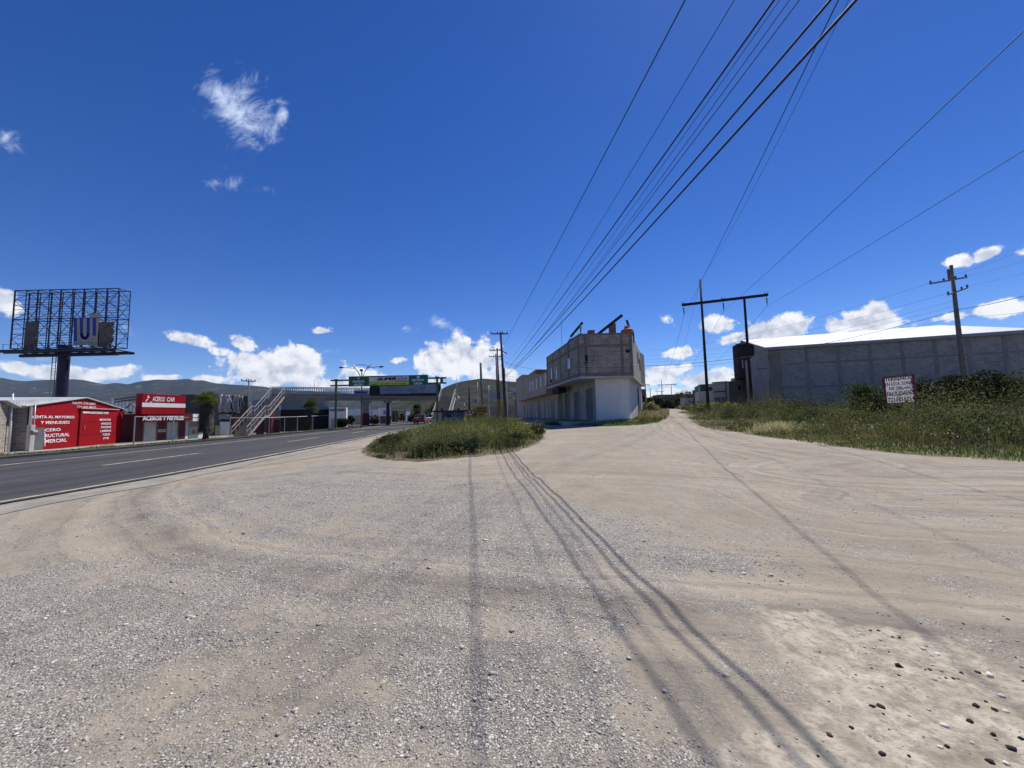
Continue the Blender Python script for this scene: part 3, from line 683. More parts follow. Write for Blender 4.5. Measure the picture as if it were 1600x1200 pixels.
# ---- red gabled workshop ----------------------------------------------------
def red_shop():
    A, B = G(39, 705.5), G(187, 691.5)
    fr = Fr(A, B); zb = -.25; L = fr.L
    root = empty('workshop_building', (A.x, A.y, zb), 'bright red gabled steel workshop painted with big white sales lettering', 'workshop')
    eL = fr.pix(39.5, 633)[1]; uA, zA = fr.pix(130.7, 622.3); uR, eR = fr.pix(190, 640)
    depth = 14
    m = MB(); m.c = 0
    pts = [(0, zb), (uR, zb), (uR, eR), (uA, zA), (0, eL)]
    ug = fr.pix(62, 690)[0]; zg = fr.pix(50, 668.5)[1]
    # front wall with its roofline
    fr.quad(m, pts, .12)
    wall = m.build('front_wall', M_red, root)
    m = MB()
    P0 = [fr.p(u, z, -.02) for u, z in pts]; P1 = [fr.p(u, z, -depth) for u, z in pts]
    m.add(P0+P1, [(0, 5, 9, 4), (1, 2, 7, 6), (5, 6, 7, 8, 9)]); m.build('side_walls', M_block, root)
    M_roof = ribmat('white_sheet_roof', (.50, .51, .52), .25, 0, .4, streak=.2)
    m = MB()
    def slab(u0, z0, u1, z1, o0, o1, th=.07): return m.hexa([fr.p(u0, z0, o0), fr.p(u1, z1, o0), fr.p(u1, z1, o1), fr.p(u0, z0, o1), fr.p(u0, z0+th, o0), fr.p(u1, z1+th, o0), fr.p(u1, z1+th, o1), fr.p(u0, z0+th, o1)])
    slab(-.6, eL-.1, uA, zA+.02, .25, -depth); slab(uA, zA+.02, uR+.3, eR-.05, .25, -depth)
    m.build('roof', M_roof, root)
    m = MB(); a = fr.pix(19, 626); b = fr.pix(85, 622.5); fr.quad(m, [(a[0]-.4, a[1]), (a[0]+.9, a[1]-.45), (b[0], b[1]-.28), (b[0]+2.2, b[1]-.1), (b[0]+2.2, b[1]+.02), (b[0], b[1])], -6); m.build('roof_canopy', M_roof, root)
    m = MB(); fr.box(m, .0, ug, zb, zg, .12, .18); m.build('bare_wall_patch', mat('dusty_grey_render', (.13, .13, .135), .9, .2, 1), root)
    m = MB(); fr.box(m, -.08, .03, zg, eL, .1, .2); m.build('corner_trim', M_white, root)
    # big sliding door
    u0, u1, z0, z1 = fr.rect(119, 640, 177, 697)
    z0 = zb+.1; m = MB(); fr.box(m, u0, u1, z0, z1, .1, .2)
    dr = m.build('door', M_red, root); m = MB()
    fr.box(m, u0-.1, u1+.1, z1+.02, z1+.1, .1, .3); m.build('door_track', mat('pink_faded_steel', (.5,.3,.3), .6), root)
    m = MB()
    for k in (0, .33, .66): zz = z0+(z1-z0)*k; fr.box(m, u0, u1, zz, zz+.03, .2, .215)
    fr.box(m, u0, u0+.05, z0, z1, .2, .215); m.build('seam', M_maroon, dr)
    a = fr.pix(125.5, 668); m = MB(); m.tube([fr.p(a[0], a[1]-.12, .24), fr.p(a[0]+.03, a[1]+.12, .24)], .03); m.build('handle', M_galv, dr)
    def tx(s, x0, y0, x1, y1, b=.02, sh=0, o=.23):
        b *= .4
        u0, u1, z0, z1 = fr.rect(x0, y0, x1, y1); text(fr, s, u0, u1, z0, z1, o, M_wtext, root, b, sh)
    tx('VENTA AL MAYOREO', 44.5, 649.5, 112.5, 653.8, .03, o=.14); tx('Y MENUDEO', 58.5, 658, 104.5, 662.6, .03, o=.14)
    tx('CERO', 66, 669.3, 90.5, 674, .03, o=.14); tx('RUCTURAL', 66, 677.5, 104.5, 682.7, .03, o=.14); tx('MERCIAL', 66, 686, 100, 691.5, .03, o=.14)
    tx('Tel.771-719-2071', 108, 628.8, 145, 632.2, .02, o=.14); tx('771-331-8677', 116, 634.7, 146.5, 637.4, .02, o=.14)
    tx('www.aceroscar.com', 123, 643.5, 164, 646.8, .02)
    for s, x0, x1, y in (('MONTEN', 150, 167, 656), ('ANGULOS', 152, 168, 662), ('SOLERAS', 152, 168, 667.5), ('LAMINAS', 151, 168, 673.5), ('TUBOS', 154, 166, 679), ('PTR', 156, 164.5, 685)): tx(s, x0, y-1.6, x1, y+1.6, .02)
    for k, ch in enumerate('PERFILES'): tx(ch, 62.6, 671.5+k*3.35, 64.8, 673.9+k*3.35, .02, o=.2)
    # grey block boundary wall on the left
    A2, B2 = G(-30, 712), G(39, 705.5)
    f2 = Fr(P(-40, 700, 21.5), P(37, 700, 26.6)); zt = f2.pix(25, 633)[1]
    r2 = empty('boundary_wall', (f2.A.x, f2.A.y, -.2), 'bare grey block wall at the far left edge beside the red workshop', 'wall')
    m = MB(); f2.box(m, 0, f2.L, -.3, zt, -.2, 0); m.build('wall', M_block, r2)
    m = MB()
    for u in np.linspace(.3, f2.L-.3, 4): f2.box(m, u-.15, u+.15, -.3, zt+.03, -.22, .03)
    m.build('pier', M_col, r2)
red_shop()

# ---- shops ACEROS ---------------------------------------------------------
XF = lambda px, d: (P(px, 650, d).x, d)
def steel_shop():
    f1 = Fr(XF(186, 37.2), XF(213.5, 37.0)); zb = -.25
    r1 = empty('side_wall', (f1.A.x, f1.A.y, zb), 'dark maroon wall with faint price list, between the two red shops', 'wall')
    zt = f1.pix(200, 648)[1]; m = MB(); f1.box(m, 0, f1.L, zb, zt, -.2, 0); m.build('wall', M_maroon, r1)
    Mt = mat('faded_lettering', (.32, .16, .18), .8, .2, 4)
    for k, s in enumerate(('CORTE Y DOBLEZ', 'LAMINA LISA', 'VIGA IPR', 'CANAL', 'REJILLA Y MALLA', 'SOLDADURA')):
        a, b, c, d = f1.rect(186.5, 665.3+k*3.75, 186.5+[25, 25, 18, 14, 26, 25][k], 667.8+k*3.75); text(f1, s, a, b, c, d, .02, Mt, r1, .01)
    m = MB(); a, b, c, d = f1.rect(186, 643, 192, 656); f1.box(m, a-1, b, c, d, -.1, .25); m.build('eave_box', M_maroon, r1)
    fr = Fr(XF(213.5, 36.2), XF(290, 41.2)); L = fr.L; zt = fr.pix(250, 647)[1]
    root = empty('shop_building', (fr.A.x, fr.A.y, zb), 'red and white steel shop with tall sign board above two half closed shutters', 'shop')
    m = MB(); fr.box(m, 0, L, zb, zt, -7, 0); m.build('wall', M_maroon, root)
    # fascia band and tall sign stand forward of the wall and shade the shutters
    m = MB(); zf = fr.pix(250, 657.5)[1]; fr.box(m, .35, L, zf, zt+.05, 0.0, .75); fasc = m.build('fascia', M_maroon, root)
    o = .78
    u0 = fr.pix(221.5, 640, o)[0]; u1 = fr.pix(289, 640, o)[0]; za = fr.pix(255, 647, o)[1]; zc = fr.pix(255, 616.5, o)[1]
    m = MB(); fr.box(m, u0, u1, za, zc, .15, o); sg = m.build('sign_board', M_red, root)
    z1, z2 = fr.pix(255, 636.5, o)[1], fr.pix(255, 630, o)[1]; m = MB(); fr.box(m, u0-.01, u1+.01, z1, z2, o, o+.03); m.build('white_stripe', M_white, sg)
    def tx(s, x0, y0, x1, y1, b=.02, sh=0, oo=.8):
        a = fr.pix(x0, (y0+y1)/2, oo)[0]; b_ = fr.pix(x1, (y0+y1)/2, oo)[0]; c = fr.pix((x0+x1)/2, y1, oo)[1]; d = fr.pix((x0+x1)/2, y0, oo)[1]
        text(fr, s, a, b_, c, d, oo, M_wtext, root, b, sh)
    tx('ACEROS', 238, 620, 257.5, 627.2, .018, .2); tx('CAR', 260.5, 620.8, 272.8, 627.7, .018, .2)
    m = MB(); g = lambda x, y: fr.pix(x, y, o)
    fr2 = Fr(fr.p(0, 0, o), fr.p(L, 0, o))
    for tri in ([(231, 617), (233.5, 622), (229.5, 622)], [(229, 623.3), (231.5, 623.3), (228, 627.5), (226.5, 627.5)], [(233, 627.6), (236.5, 627.6), (236.5, 630)]): fr2.quad(m, [fr2.pix(*q) for q in tri], .04)
    m.build('logo', M_wtext, root)
    tx('ACEROS Y PERFILES', 222.5, 650, 287, 656.8, .04, oo=.78)
    for x0, x1 in ((224, 243), (260, 276.5)):
        u0, u1, z0, z1 = fr.rect(x0, 659, x1, 688); m = MB(); fr.box(m, u0, u1, zb+.1, z1, 0, .04); m.build('roller_shutter', M_shutw, root)
        
        for ua in (u0-.09, u1): m = MB(); fr.box(m, ua, ua+.09, zb, z1, 0, .08); m.build('shutter_guide', M_grey, root)
    u0, u1, z0, z1 = fr.rect(247, 671, 258, 675); m = MB(); fr.box(m, u0, u1, z0, z1, 0, .05); m.build('notice_plate', M_white, root)
    text(fr, 'ACEROS', u0+.08, u1-.08, z0+.07, z1-.07, .06, M_maroon, root, .01)
    # steel struts behind the sign
    m = MB()
    for ya, yb in ((624.5, 618.5), (628, 623)): m.bar(P(180, ya, 40), P(222, yb, 37.6), .12)
    m.bar(P(194, 641, 40), P(205, 630, 38.5), .08); m.bar(P(205, 630, 38.5), P(214, 640, 38), .08); m.build('roof_struts', mat('rusty_strut', (.12,.1,.06), .7), root)
    # small white shop next door
    f3 = Fr(XF(290.5, 41.3), XF(321, 44.3)); L3 = f3.L; zt3 = f3.pix(305, 650)[1]
    r3 = empty('shop_building', (f3.A.x, f3.A.y, zb), 'small white shop with painted flower shutter behind the nearer palm', 'shop')
    m = MB(); f3.box(m, .02, L3, zb, zt3, -6, 0); m.build('wall', M_white, r3)
    z2 = f3.pix(305, 658, .7)[1]; m = MB(); f3.box(m, 0, L3-.15, z2, zt3+.2, 0.0, .7); m.build('awning', M_white, r3)
    u0, u1, z0, z1 = f3.rect(294.5, 659, 309, 686); zm = zb+1.35
    m = MB(); f3.box(m, u0, u1, zb+.1, z1, 0, .04); sh = m.build('roller_shutter', M_shut, r3)
    m = MB(); f3.box(m, u0, u1, zb+.5, zm, .04, .05); m.build('mural', mat('cream_mural', (.62,.55,.42), .7, .1), sh)
    m = MB(); f3.box(m, u0, u1, zb+.1, zb+.5, .04, .05); m.build('mural_base', mat('teal_mural', (.05,.25,.22), .7), sh)
    m = MB(); c = f3.p((u0+u1)/2, zb+.8, .06)
    for k in range(5):
        t_ = k*2*math.pi/5; q = c+f3.u*math.cos(t_)*.17+Vector((0,0,1))*math.sin(t_)*.17; m.tube([q-f3.n*.01, q+f3.n*.012], .13, 8)
    m.build('painted_flower', mat('orange_petal', (.55,.16,.05), .7), sh)
steel_shop()

def simple_building(name, cat, label, fr, zb, zt, depth, wall, items=(), roof=None, par=.0, o0=0):
    """upright box building on a frame with windows / doors / bands given in photo positions on its front"""
    root = empty(name, (fr.A.x, fr.A.y, zb), label, cat)
    m = MB(); fr.box(m, 0, fr.L, zb, zt, -depth, 0); m.build('wall', wall, root)
    if roof: m = MB(); fr.box(m, -.12, fr.L+.12, zt, zt+par, -depth-.1, .12); m.build('roof', roof, root)
    for (nm, x0, y0, x1, y1, mm, o) in items:
        u0, u1, z0, z1 = fr.rect(x0, y0, x1, y1); z0 = max(z0, zb+.02)
        m = MB(); fr.box(m, u0, u1, z0, z1, 0, o); m.build(nm, mm, root)
    return root
M_shed = mat('dull_brown_wall', (.085, .078, .075), .9, .2, .6, dirt=.4, streak=.3)
# pale low shed with sheet roof between the two red shops
f = Fr(XF(183, 44), XF(216, 45.5)); z = f.pix(200, 643)[1]
sr = simple_building('storage_shed', 'shed', 'cream storage shed with pale sheet roof seen over the maroon wall', f, -.2, z, 6, mat('cream_wall', (.55,.5,.38), .8, .1), [('window', 201, 641, 206, 646, M_dark, .02), ('window', 212, 641, 216, 646, M_dark, .02)])
m = MB(); f.quad(m, [(-.6, z), (f.L+.5, z), (f.L*.75, z+1.0), (-.6, z+1.5)], .2); m.build('roof', ribmat('pale_sheet_roof', (.5,.53,.52), .3, 0), sr)
# big dull building behind the palm
f = Fr(XF(283, 56), XF(350, 58)); simple_building('warehouse', 'warehouse', 'long dull brown warehouse rising behind the white shop and the palm', f, -.2, f.pix(310, 618)[1], 12, M_shed,
    [('band', 283, 647, 350, 650, M_dark, .05), ('doorway', 328, 668, 338, 682, M_dark, .06), ('canopy_panel', 327, 666, 337, 672, M_white, .1)], M_shed, .15)
# house wrapped in grey tarpaulins
def tarp_house():
    f = Fr(XF(341, 50), XF(388, 52.5)); zb = -.2; zt = f.pix(360, 616.5)[1]
    root = empty('unfinished_house', (f.A.x, f.A.y, zb), 'unfinished house hung with crumpled grey tarpaulins above a white wall', 'house')
    m = MB(); f.box(m, .3, f.L-.1, zb, zt-.1, -6, -.35); m.build('wall', M_shed, root)
    Mt = mat('grey_tarpaulin', (.36, .36, .36), .7, .25, 1.2, .6, 4, dirt=.5, dirtc=(.12,.12,.12), streak=.5)
    def tarp(x0, y0, x1, y1, sd):
        u0, u1, z0, z1 = f.rect(x0, y0, x1, y1); n = 14; k = 10; V = []; F = []; r_ = random.Random(sd)
        ph = [r_.random()*6 for _ in range(4)]
        for i in range(n+1):
            for j in range(k+1):
                a, b = i/n, j/k; o = .12*math.sin(a*11+ph[0])+.08*math.sin(a*23+b*4+ph[1])+.08*math.sin(b*7+ph[2]); du = .08*math.sin(b*9+ph[3])
                V.append(f.p(u0+(u1-u0)*a+du, z0+(z1-z0)*b+.06*math.sin(a*9+ph[1])*(j in (0, k)), o))
        for i in range(n):
            for j in range(k): q = i*(k+1)+j; F.append((q, q+k+1, q+k+2, q+1))
        m = MB(); m.add(V, F); ob = m.build('tarpaulin', Mt, root, smooth=True); so = ob.modifiers.new('s', 'SOLIDIFY'); so.thickness = .03
    tarp(342, 617, 362, 644, 1); tarp(363.5, 617.5, 374, 644, 2); tarp(375, 619, 380.5, 640, 3); tarp(342, 647, 363, 655, 5)
    u0, u1, z0, z1 = f.rect(344, 659, 359.5, 682); m = MB(); f.box(m, u0, u1, zb, z1, -.3, .1); m.build('white_wall', M_white, root)
    u0, u1, z0, z1 = f.rect(337, 665, 343.5, 682); m = MB(); f.box(m, u0, u1, zb, z1, -.3, .1); m.build('painted_pillar', mat('lime_paint', (.45,.5,.22), .7, .2), root)
    u0, u1, z0, z1 = f.rect(366, 648, 374, 664); m = MB(); f.box(m, u0, u1, zb+1, z1, -.3, .0); m.build('brick_pier', M_brick, root)
    u0, u1, z0, z1 = f.rect(370, 637, 375.5, 645); m = MB(); c = f.p((u0+u1)/2, z0, -.2); m.tube([c, c+Vector((0,0,z1-z0))], (u1-u0)/2, 12); m.build('water_tank', M_white, root)
    m = MB(); m.bar(f.p(f.L*.79, zt-3.2, .1), f.p(f.L*.79, zt-.6, .1), .12); m.build('post', M_dark, root)
tarp_house()
# dark hall and further sheds behind the fence
f = Fr(XF(436, 62), XF(514, 68)); r_ = simple_building('factory_hall', 'warehouse', 'dark fronted hall with blue grey sheet top behind the fence and fan palm', f, -.3, f.pix(470, 621)[1], 14, ribmat('bluegrey_cladding', (.15,.19,.21), .5, 0, streak=.2),
    [('dark_front', 436, 640, 514, 676, M_dark, .05)])
f = Fr(XF(514, 66), XF(541, 67)); simple_building('gatehouse', 'building', 'white box gatehouse with grey band and dark shutter under the bridge', f, 0, f.pix(527, 636)[1], 7, M_white,
    [('band', 515.5, 639, 539, 642.5, M_grey, .04), ('roller_shutter', 526, 654, 538.5, 668, M_shed, .05), ('door', 517, 654, 524, 668, M_plaster, .05)])
f = Fr(XF(541, 90), XF(600, 95)); simple_building('depot_building', 'warehouse', 'long low depot with bright white upper wall seen under the bridge', f, .2, f.pix(570, 640)[1], 12, M_white,
    [('lower_wall', 541, 649, 600, 668, M_plaster, .06), ('seam', 580.5, 641, 581, 649, M_dark, .08)])
f = Fr(XF(594, 80), XF(611, 81)); simple_building('roadside_kiosk', 'kiosk', 'white and violet advertising hut beside the bridge leg', f, .2, f.pix(602, 637)[1], 3, M_white,
    [('poster', 599, 641, 603, 648, mat('violet_print', (.25,.22,.5), .6), .04), ('poster', 606, 639, 609, 647, mat('violet_print', (.25,.22,.5), .6), .04), ('lower_wall', 594, 650, 611, 662, M_shed, .04)])
for (a, b, y, d, mm, lb) in ((612, 622, 642, 110, M_shed, 'small dull brick hut beyond the bridge, left of the tall blue shed'), (626, 634, 641, 120, mat('blue_grey_wall', (.2,.24,.32), .8), 'blue grey upright shed far down the highway'), (636, 646, 650, 115, M_white, 'tiny white hut on the far verge left of the red car')):
    f = Fr(XF(a, d), XF(b, d)); simple_building('roadside_hut', 'hut', lb, f, .4, f.pix((a+b)/2, y)[1], 5, mm, [('doorway', a+2, y+5, a+4.5, 660, M_dark, .05)], M_grey, .15)

# ---- chain link fences ---------------------------------------------------
M_mesh = None
def meshmat():
    m, nt, b = newmat('chain_link'); t = NT(nt); uv = t.n('ShaderNodeUVMap').outputs[0]
    b.inputs['Base Color'].default_value = (.12, .12, .12, 1); b.inputs['Metallic'].default_value = .5; b.inputs['Roughness'].default_value = .5
    sp = t.n('ShaderNodeSeparateXYZ'); t.l(uv, sp.inputs[0]); k = math.pi/.075
    a = t.math('ABSOLUTE', t.math('SINE', t.math('MULTIPLY', t.math('ADD', sp.outputs[0], sp.outputs[1]), k))); c = t.math('ABSOLUTE', t.math('SINE', t.math('MULTIPLY', t.math('SUBTRACT', sp.outputs[0], sp.outputs[1]), k)))
    al = t.math('LESS_THAN', t.math('MINIMUM', a, c), .05); t.l(al, b.inputs['Alpha']); return m
M_mesh = meshmat()
def fence(label, pts, h=2.0, rail=True):
    q = [(P(px, 650, d).x, d) for px, d in pts]; z = [Tf(*p) for p in q]
    root = empty('chain_link_fence', (*q[0], z[0]), label, 'fence', 'chain link fences along the highway verge')
    for (x, y), zz in zip(q, z):
        m = MB(); m.tube([(x, y, zz-.1), (x, y, zz+h)], .04, 8); m.build('post', M_galv, root)
    m = MB(); m.tube([(x, y, zz+h-.02) for (x, y), zz in zip(q, z)], .035, 6); m.build('top_rail', M_galv, root)
    m = MB()
    for i in range(len(q)-1):
        m.add([(*q[i], z[i]), (*q[i+1], z[i+1]), (*q[i+1], z[i+1]+h), (*q[i], z[i]+h)], [(0, 1, 2, 3)])
    m.build('wire_mesh', M_mesh, root, recalc=False)
fence('first fence stretch, in front of the red and white steel shop', [(211, 25), (271.5, 30), (320, 34.5)])
fence('second fence stretch, in front of the stairs and dark hall', [(360, 38), (393, 42), (421, 44.5), (445, 46.5), (465, 48.5), (489, 50.5), (514, 53)])

# ---- palms ---------------------------------------------------------------
M_frond = attrmat('palm_frond', .5, .25, ns=10, nv=.2, spec=.3)
M_trunk = mat('shaggy_trunk', (.055, .042, .032), 1, .35, 4, .8, 12)
def palm(label, px, pb, ptop, d, crown, skirt=0., zb=None, tr=.25, n=46, dark=1., group='fan palms beside the highway', elo=-25):
    x = P(px, 650, d).x; z0 = Tf(x, d) if zb is None else zb; zt = P(px, ptop, d).z
    root = empty('palm_tree', (x, d, z0), label, 'palm', group)
    h = zt-z0-crown*.45; m = MB(); pts = [(x+.05*math.sin(k), d, z0-.1+(h+.1)*k/8) for k in range(9)]
    m.tube(pts, [tr*(1.5 if k == 0 else 1.1+.15*math.sin(k*5)) for k in range(9)], 10)
    m.build('trunk', M_trunk, root, smooth=True)
    r_ = np.random.default_rng(int(px)); V = []; F = []; C = []
    def frond(o, az, el, ln, sz, c0):
        dr = Vector((math.cos(az)*math.cos(el), math.sin(az)*math.cos(el), math.sin(el)))
        side = dr.cross(Vector((0, 0, 1))); side = side.normalized() if side.length > .05 else Vector((1, 0, 0)); up = side.cross(dr).normalized()
        hub = o+dr*ln*.5; a = len(V)
        w_ = .02; V.extend([o-side*w_, o+side*w_, hub+side*w_, hub-side*w_]); F.append((a, a+1, a+2, a+3)); C.extend([c0]*4)
        for k in range(13):
            th = (k-6)/6*1.9; l_ = sz*(1-.25*abs(k-6)/6)*(.85+.3*r_.random())
            dd = dr*math.cos(th)+side*math.sin(th); tip = hub+dd*l_+Vector((0, 0, -.22*l_))+up*.05; w2 = .035*sz; pr = dd.cross(up)*w2; mid = hub+dd*l_*.5+up*.05*l_
            a = len(V); V.extend([hub, mid+pr, tip, mid-pr]); F.append((a, a+1, a+2, a+3)); cc = tuple(x_*(.7+.6*r_.random()) for x_ in c0); C.extend([cc]*4)
    top = Vector((x, d, z0+h))
    for k in range(n):
        az = r_.random()*6.28; el = R(elo)+R(80-elo)*r_.random()**.8; ln = crown*.55; c0 = (.05*dark, .10*dark, .025*dark) if r_.random() < .8 else (.13*dark, .13*dark, .04*dark)
        frond(top-Vector((0, 0, .2*r_.random())), az, el, ln, crown*.5, c0)
    off = root.location; npmesh('crown', np.array([tuple(v-off) for v in V]), np.array(F), M_frond, root, np.array(C))
    if skirt:
        V = []; F = []; C = []
        for k in range(int(70*skirt)):
            az = r_.random()*6.28; zz = z0+h-skirt*r_.random(); frond(Vector((x, d, zz))+Vector((math.cos(az), math.sin(az), 0))*tr*.9, az, R(-75)+R(20)*r_.random(), crown*.22, crown*.3, (.12, .10, .075))
        npmesh('dead_fronds', np.array([tuple(v-off) for v in V]), np.array(F), M_frond, root, np.array(C))
palm('near palm with shaggy dark skirt of dead fronds beside the white shop', 322, 690, 615, 33.5, 1.9, 2.1, tr=.22, n=42, dark=1.9, elo=10)
palm('spreading fan palm in front of the dark hall', 484, 672, 626, 47, 1.75, .5, tr=.2)
palm('dark palm silhouette left of the red car', 652, 660, 632, 75, 2.0, .6, dark=.6, tr=.25)
palm('dark palm right of the red car, beside the green sign post', 677, 660, 635, 80, 1.8, 1., dark=.6, tr=.25)

# ---- footbridge ----------------------------------------------------------
def footbridge():
    A = Vector((-30.3, 50.0)); B = Vector((-11.6, 60.0)); fr = Fr(A, B); L = fr.L; zd = 4.75
    root = empty('footbridge', (A.x, A.y, -.2), 'grey concrete pedestrian footbridge with white railed stairs crossing the highway', 'footbridge')
    Mc = mat('bridge_concrete', (.30, .29, .28), .85, .12, .8, .2, 20, dirt=.4, streak=.4)
    Mrd = mat('maroon_column_paint', (.13, .018, .03), .7, .2, 1.5, dirt=.3)
    m = MB(); fr.box(m, -1, L+.3, zd-.24, zd, -2.2, 0); m.build('deck', Mc, root)
    m = MB(); fr.box(m, -1, L+.3, zd-.52, zd-.28, -.6, -.3); fr.box(m, -1, L+.3, zd-.52, zd-.28, -1.9, -1.6); m.build('girder', Mc, root)
    # solid lower panels with upright bars
    for nm, o in (('parapet', 0), ('parapet', -2.2)):
        m = MB()
        for u in np.arange(-1, L+.3, .22): m.bar(fr.p(u, zd, o), fr.p(u, zd+1.2, o), .06)
        m.bar(fr.p(-1, zd+1.2, o), fr.p(L+.3, zd+1.2, o), .09); m.bar(fr.p(-1, zd+.7, o), fr.p(L+.3, zd+.7, o), .05)
        fr.box(m, -1, L+.3, zd-.02, zd+.35, o-.04, o+.04)
        m.build(nm, M_grey, root)
    for px, hh in ((432, 1), (571.5, 1), (606, 1)):
        u, _ = fr.pix(px, 650, -1.1); zb = Tf(fr.p(u, 0, -1.1).x, fr.p(u, 0, -1.1).y)
        wd = .42 if px < 600 else .22
        m = MB(); fr.box(m, u-wd, u+wd, zb+1.9, zd-.45, -1.1-wd, -1.1+wd); cl = m.build('column', Mc if px < 600 else M_navy, root)
        m = MB(); fr.box(m, u-wd-.01, u+wd+.01, zb-.2, zb+1.9, -1.1-wd-.01, -1.1+wd+.01); m.build('painted_base', Mrd if px < 600 else M_navy, cl)
        m = MB(); fr.box(m, u-wd-.25, u+wd+.25, zd-.9, zd-.43, -1.9, -.3); m.build('capital', Mc, cl)
        m = MB(); m.tube([fr.p(u+wd, zd-1.2, -.4), fr.p(u+wd, zd-1.8, -.4)], .12, 8); m.build('lamp', M_white, cl)
    if 1:   # second support by the stair
        for px in (407, 423):
            u = P(px, 650, 48.5); m = MB(); zb = -.3; m.box(u.x-.3, u.x+.3, 48.2, 48.8, zb, 2.6 if px > 410 else 1.7); m.build('stair_pier', Mrd, root)
    def stair(x0, x1, ya, yb, za, zb, mid=True, nm='stairs', xs=0.):
        # treads rise from (ya,za) to (yb,zb); xs shifts the run sideways
        n = 26; m = MB(); pts = []
        segs = [(0, .46, 0, .5), (.46, .56, .5, .5), (.56, 1, .5, 1)] if mid else [(0, 1, 0, 1)]
        def prof(s):
            for a, b, c, d_ in segs:
                if s <= b: return c+(d_-c)*(s-a)/(b-a)
            return 1
        for k in range(n):
            s0, s1 = k/n, (k+1)/n; z = za+(zb-za)*prof((s0+s1)/2); y0 = ya+(yb-ya)*s0; y1 = ya+(yb-ya)*s1; dx = xs*s0
            lo, hi = min(y0, y1), max(y0, y1)
            m.box(x0+dx, x1+dx, lo, hi+.02, z-.30, z)
        st = m.build(nm, mat('stair_concrete', (.30, .25, .205), .9, .15, 1, dirt=.3), root)
        for x, o_ in ((x0, 0), (x1, 0)):
            m = MB(); P_ = []
            for s in ([0, .46, .56, 1] if mid else [0, 1]): P_.append(Vector((x+xs*s, ya+(yb-ya)*s, za+(zb-za)*prof(s))))
            for dz, w_ in ((-.22, .12), (.55, .035), (1.05, .065)):
                for a, b in zip(P_[:-1], P_[1:]): m.bar(a+Vector((0,0,dz)), b+Vector((0,0,dz)), w_)
            for s in np.linspace(0, 1, 12):
                q = Vector((x+xs*s, ya+(yb-ya)*s, za+(zb-za)*prof(s))); m.bar(q-Vector((0,0,.2)), q+Vector((0,0,1.05)), .03)
            m.build('stair_railing', mat('dusty_white_railing', (.47,.45,.42), .6, .15, 2, dirt=.4, dirtc=(.25,.21,.17)), root)
    stair(-31.0, -29.35, 42.6, 49.4, -.1, zd, True, xs=.0)
    xr = P(703, 650, 57.5).x
    stair(xr-1.05, xr+1.05, 49.5, 57.2, .9, zd-.1, False, xs=-.15)
    m = MB(); m.box(xr-1.6, xr+1.2, 57.2, 59.6, zd-.42, zd); m.build('landing', Mc, root)
    # advertising panels hung on the bridge
    o = .35
    def rr(x0, y0, x1, y1, oo=o):
        a, b = fr.pix(x0, (y0+y1)/2, oo)[0], fr.pix(x1, (y0+y1)/2, oo)[0]; return a, b, fr.pix((x0+x1)/2, y1, oo)[1], fr.pix((x0+x1)/2, y0, oo)[1]
    u0, u1, z0, z1 = rr(578, 600, 690, 618)
    bb = empty('advertising_hoarding', fr.p(u0, z0, o), 'grey advertising hoarding with loose torn vinyl hung on the footbridge', 'billboard')
    m = MB(); fr.box(m, u0, u1-.1, z0, z1+.1, .1, .33); m.build('backing', mat('hoarding_dark', (.012, .018, .03), .6), bb)
    m = MB(); a = rr(594, 600, 684, 616); e = fr.pix(688, 612, .4); fr.quad(m, [(a[0], a[2]-.05), (a[1], a[2]+.25), (a[1]-.15, a[3]-.2), (a[1]-.6, a[3]+.1), (a[0]-.12, a[3])], .42); m.build('vinyl_sheet', mat('grey_vinyl', (.27, .30, .36), .6, .1, 1, dirt=.3, dirtc=(.15,.17,.2)), bb)
    Mk = mat('dark_print', (.10, .13, .17), .7)
    def tx(s, x0, y0, x1, y1): a, b, c, d = rr(x0, y0, x1, y1); text(fr, s, a, b, c, d, .43, Mk, bb, .01)
    tx('PUBLICIDAD', 603, 603.5, 624, 606.2); tx('ESPACIOS EN RENTA', 601, 608.6, 628, 610.6); tx('771 000', 617, 614, 629, 616); tx('INFORMES', 600, 614.3, 612, 616)
    f4 = Fr(fr.p(0, 0, .43), fr.p(L, 0, .43)); m = MB()
    for poly in ([(637, 610), (641, 607.4), (651, 612.5), (649, 615.8)], [(656, 605.5), (660, 606.5), (663.5, 603.5), (664, 607), (661, 610), (658, 608.6)]):
        ln = [f4.pix(*q) for q in poly]
        for a_, b_ in zip(ln, ln[1:]+ln[:1]): m.bar(f4.p(*a_, .01), f4.p(*b_, .01), .07)
    m.build('printed_drawing', Mk, bb)
    u0, u1, z0, z1 = rr(578, 603, 591, 618, .4); m = MB(); fr.box(m, u0+.3, u1, z0+.1, z1, .33, .37); m.build('dark_poster', mat('dark_green_print', (.015,.03,.02), .6), bb)
    u0, u1, z0, z1 = rr(553, 609.5, 576, 616.5, .1)
    b2 = empty('bridge_banner', fr.p(u0, z0, .1), 'small blue and white banner tied to the bridge railing', 'banner')
    m = MB(); fr.box(m, u0, u1, z0, z1, .05, .09); m.build('cloth', mat('pale_banner', (.30,.32,.38), .7), b2)
    m = MB(); fr.box(m, u0+.1, u1-.3, z0+.15, z0+.45, .09, .1); m.build('blue_stripe', mat('blue_banner_print', (.05,.07,.25), .7), b2)
footbridge()

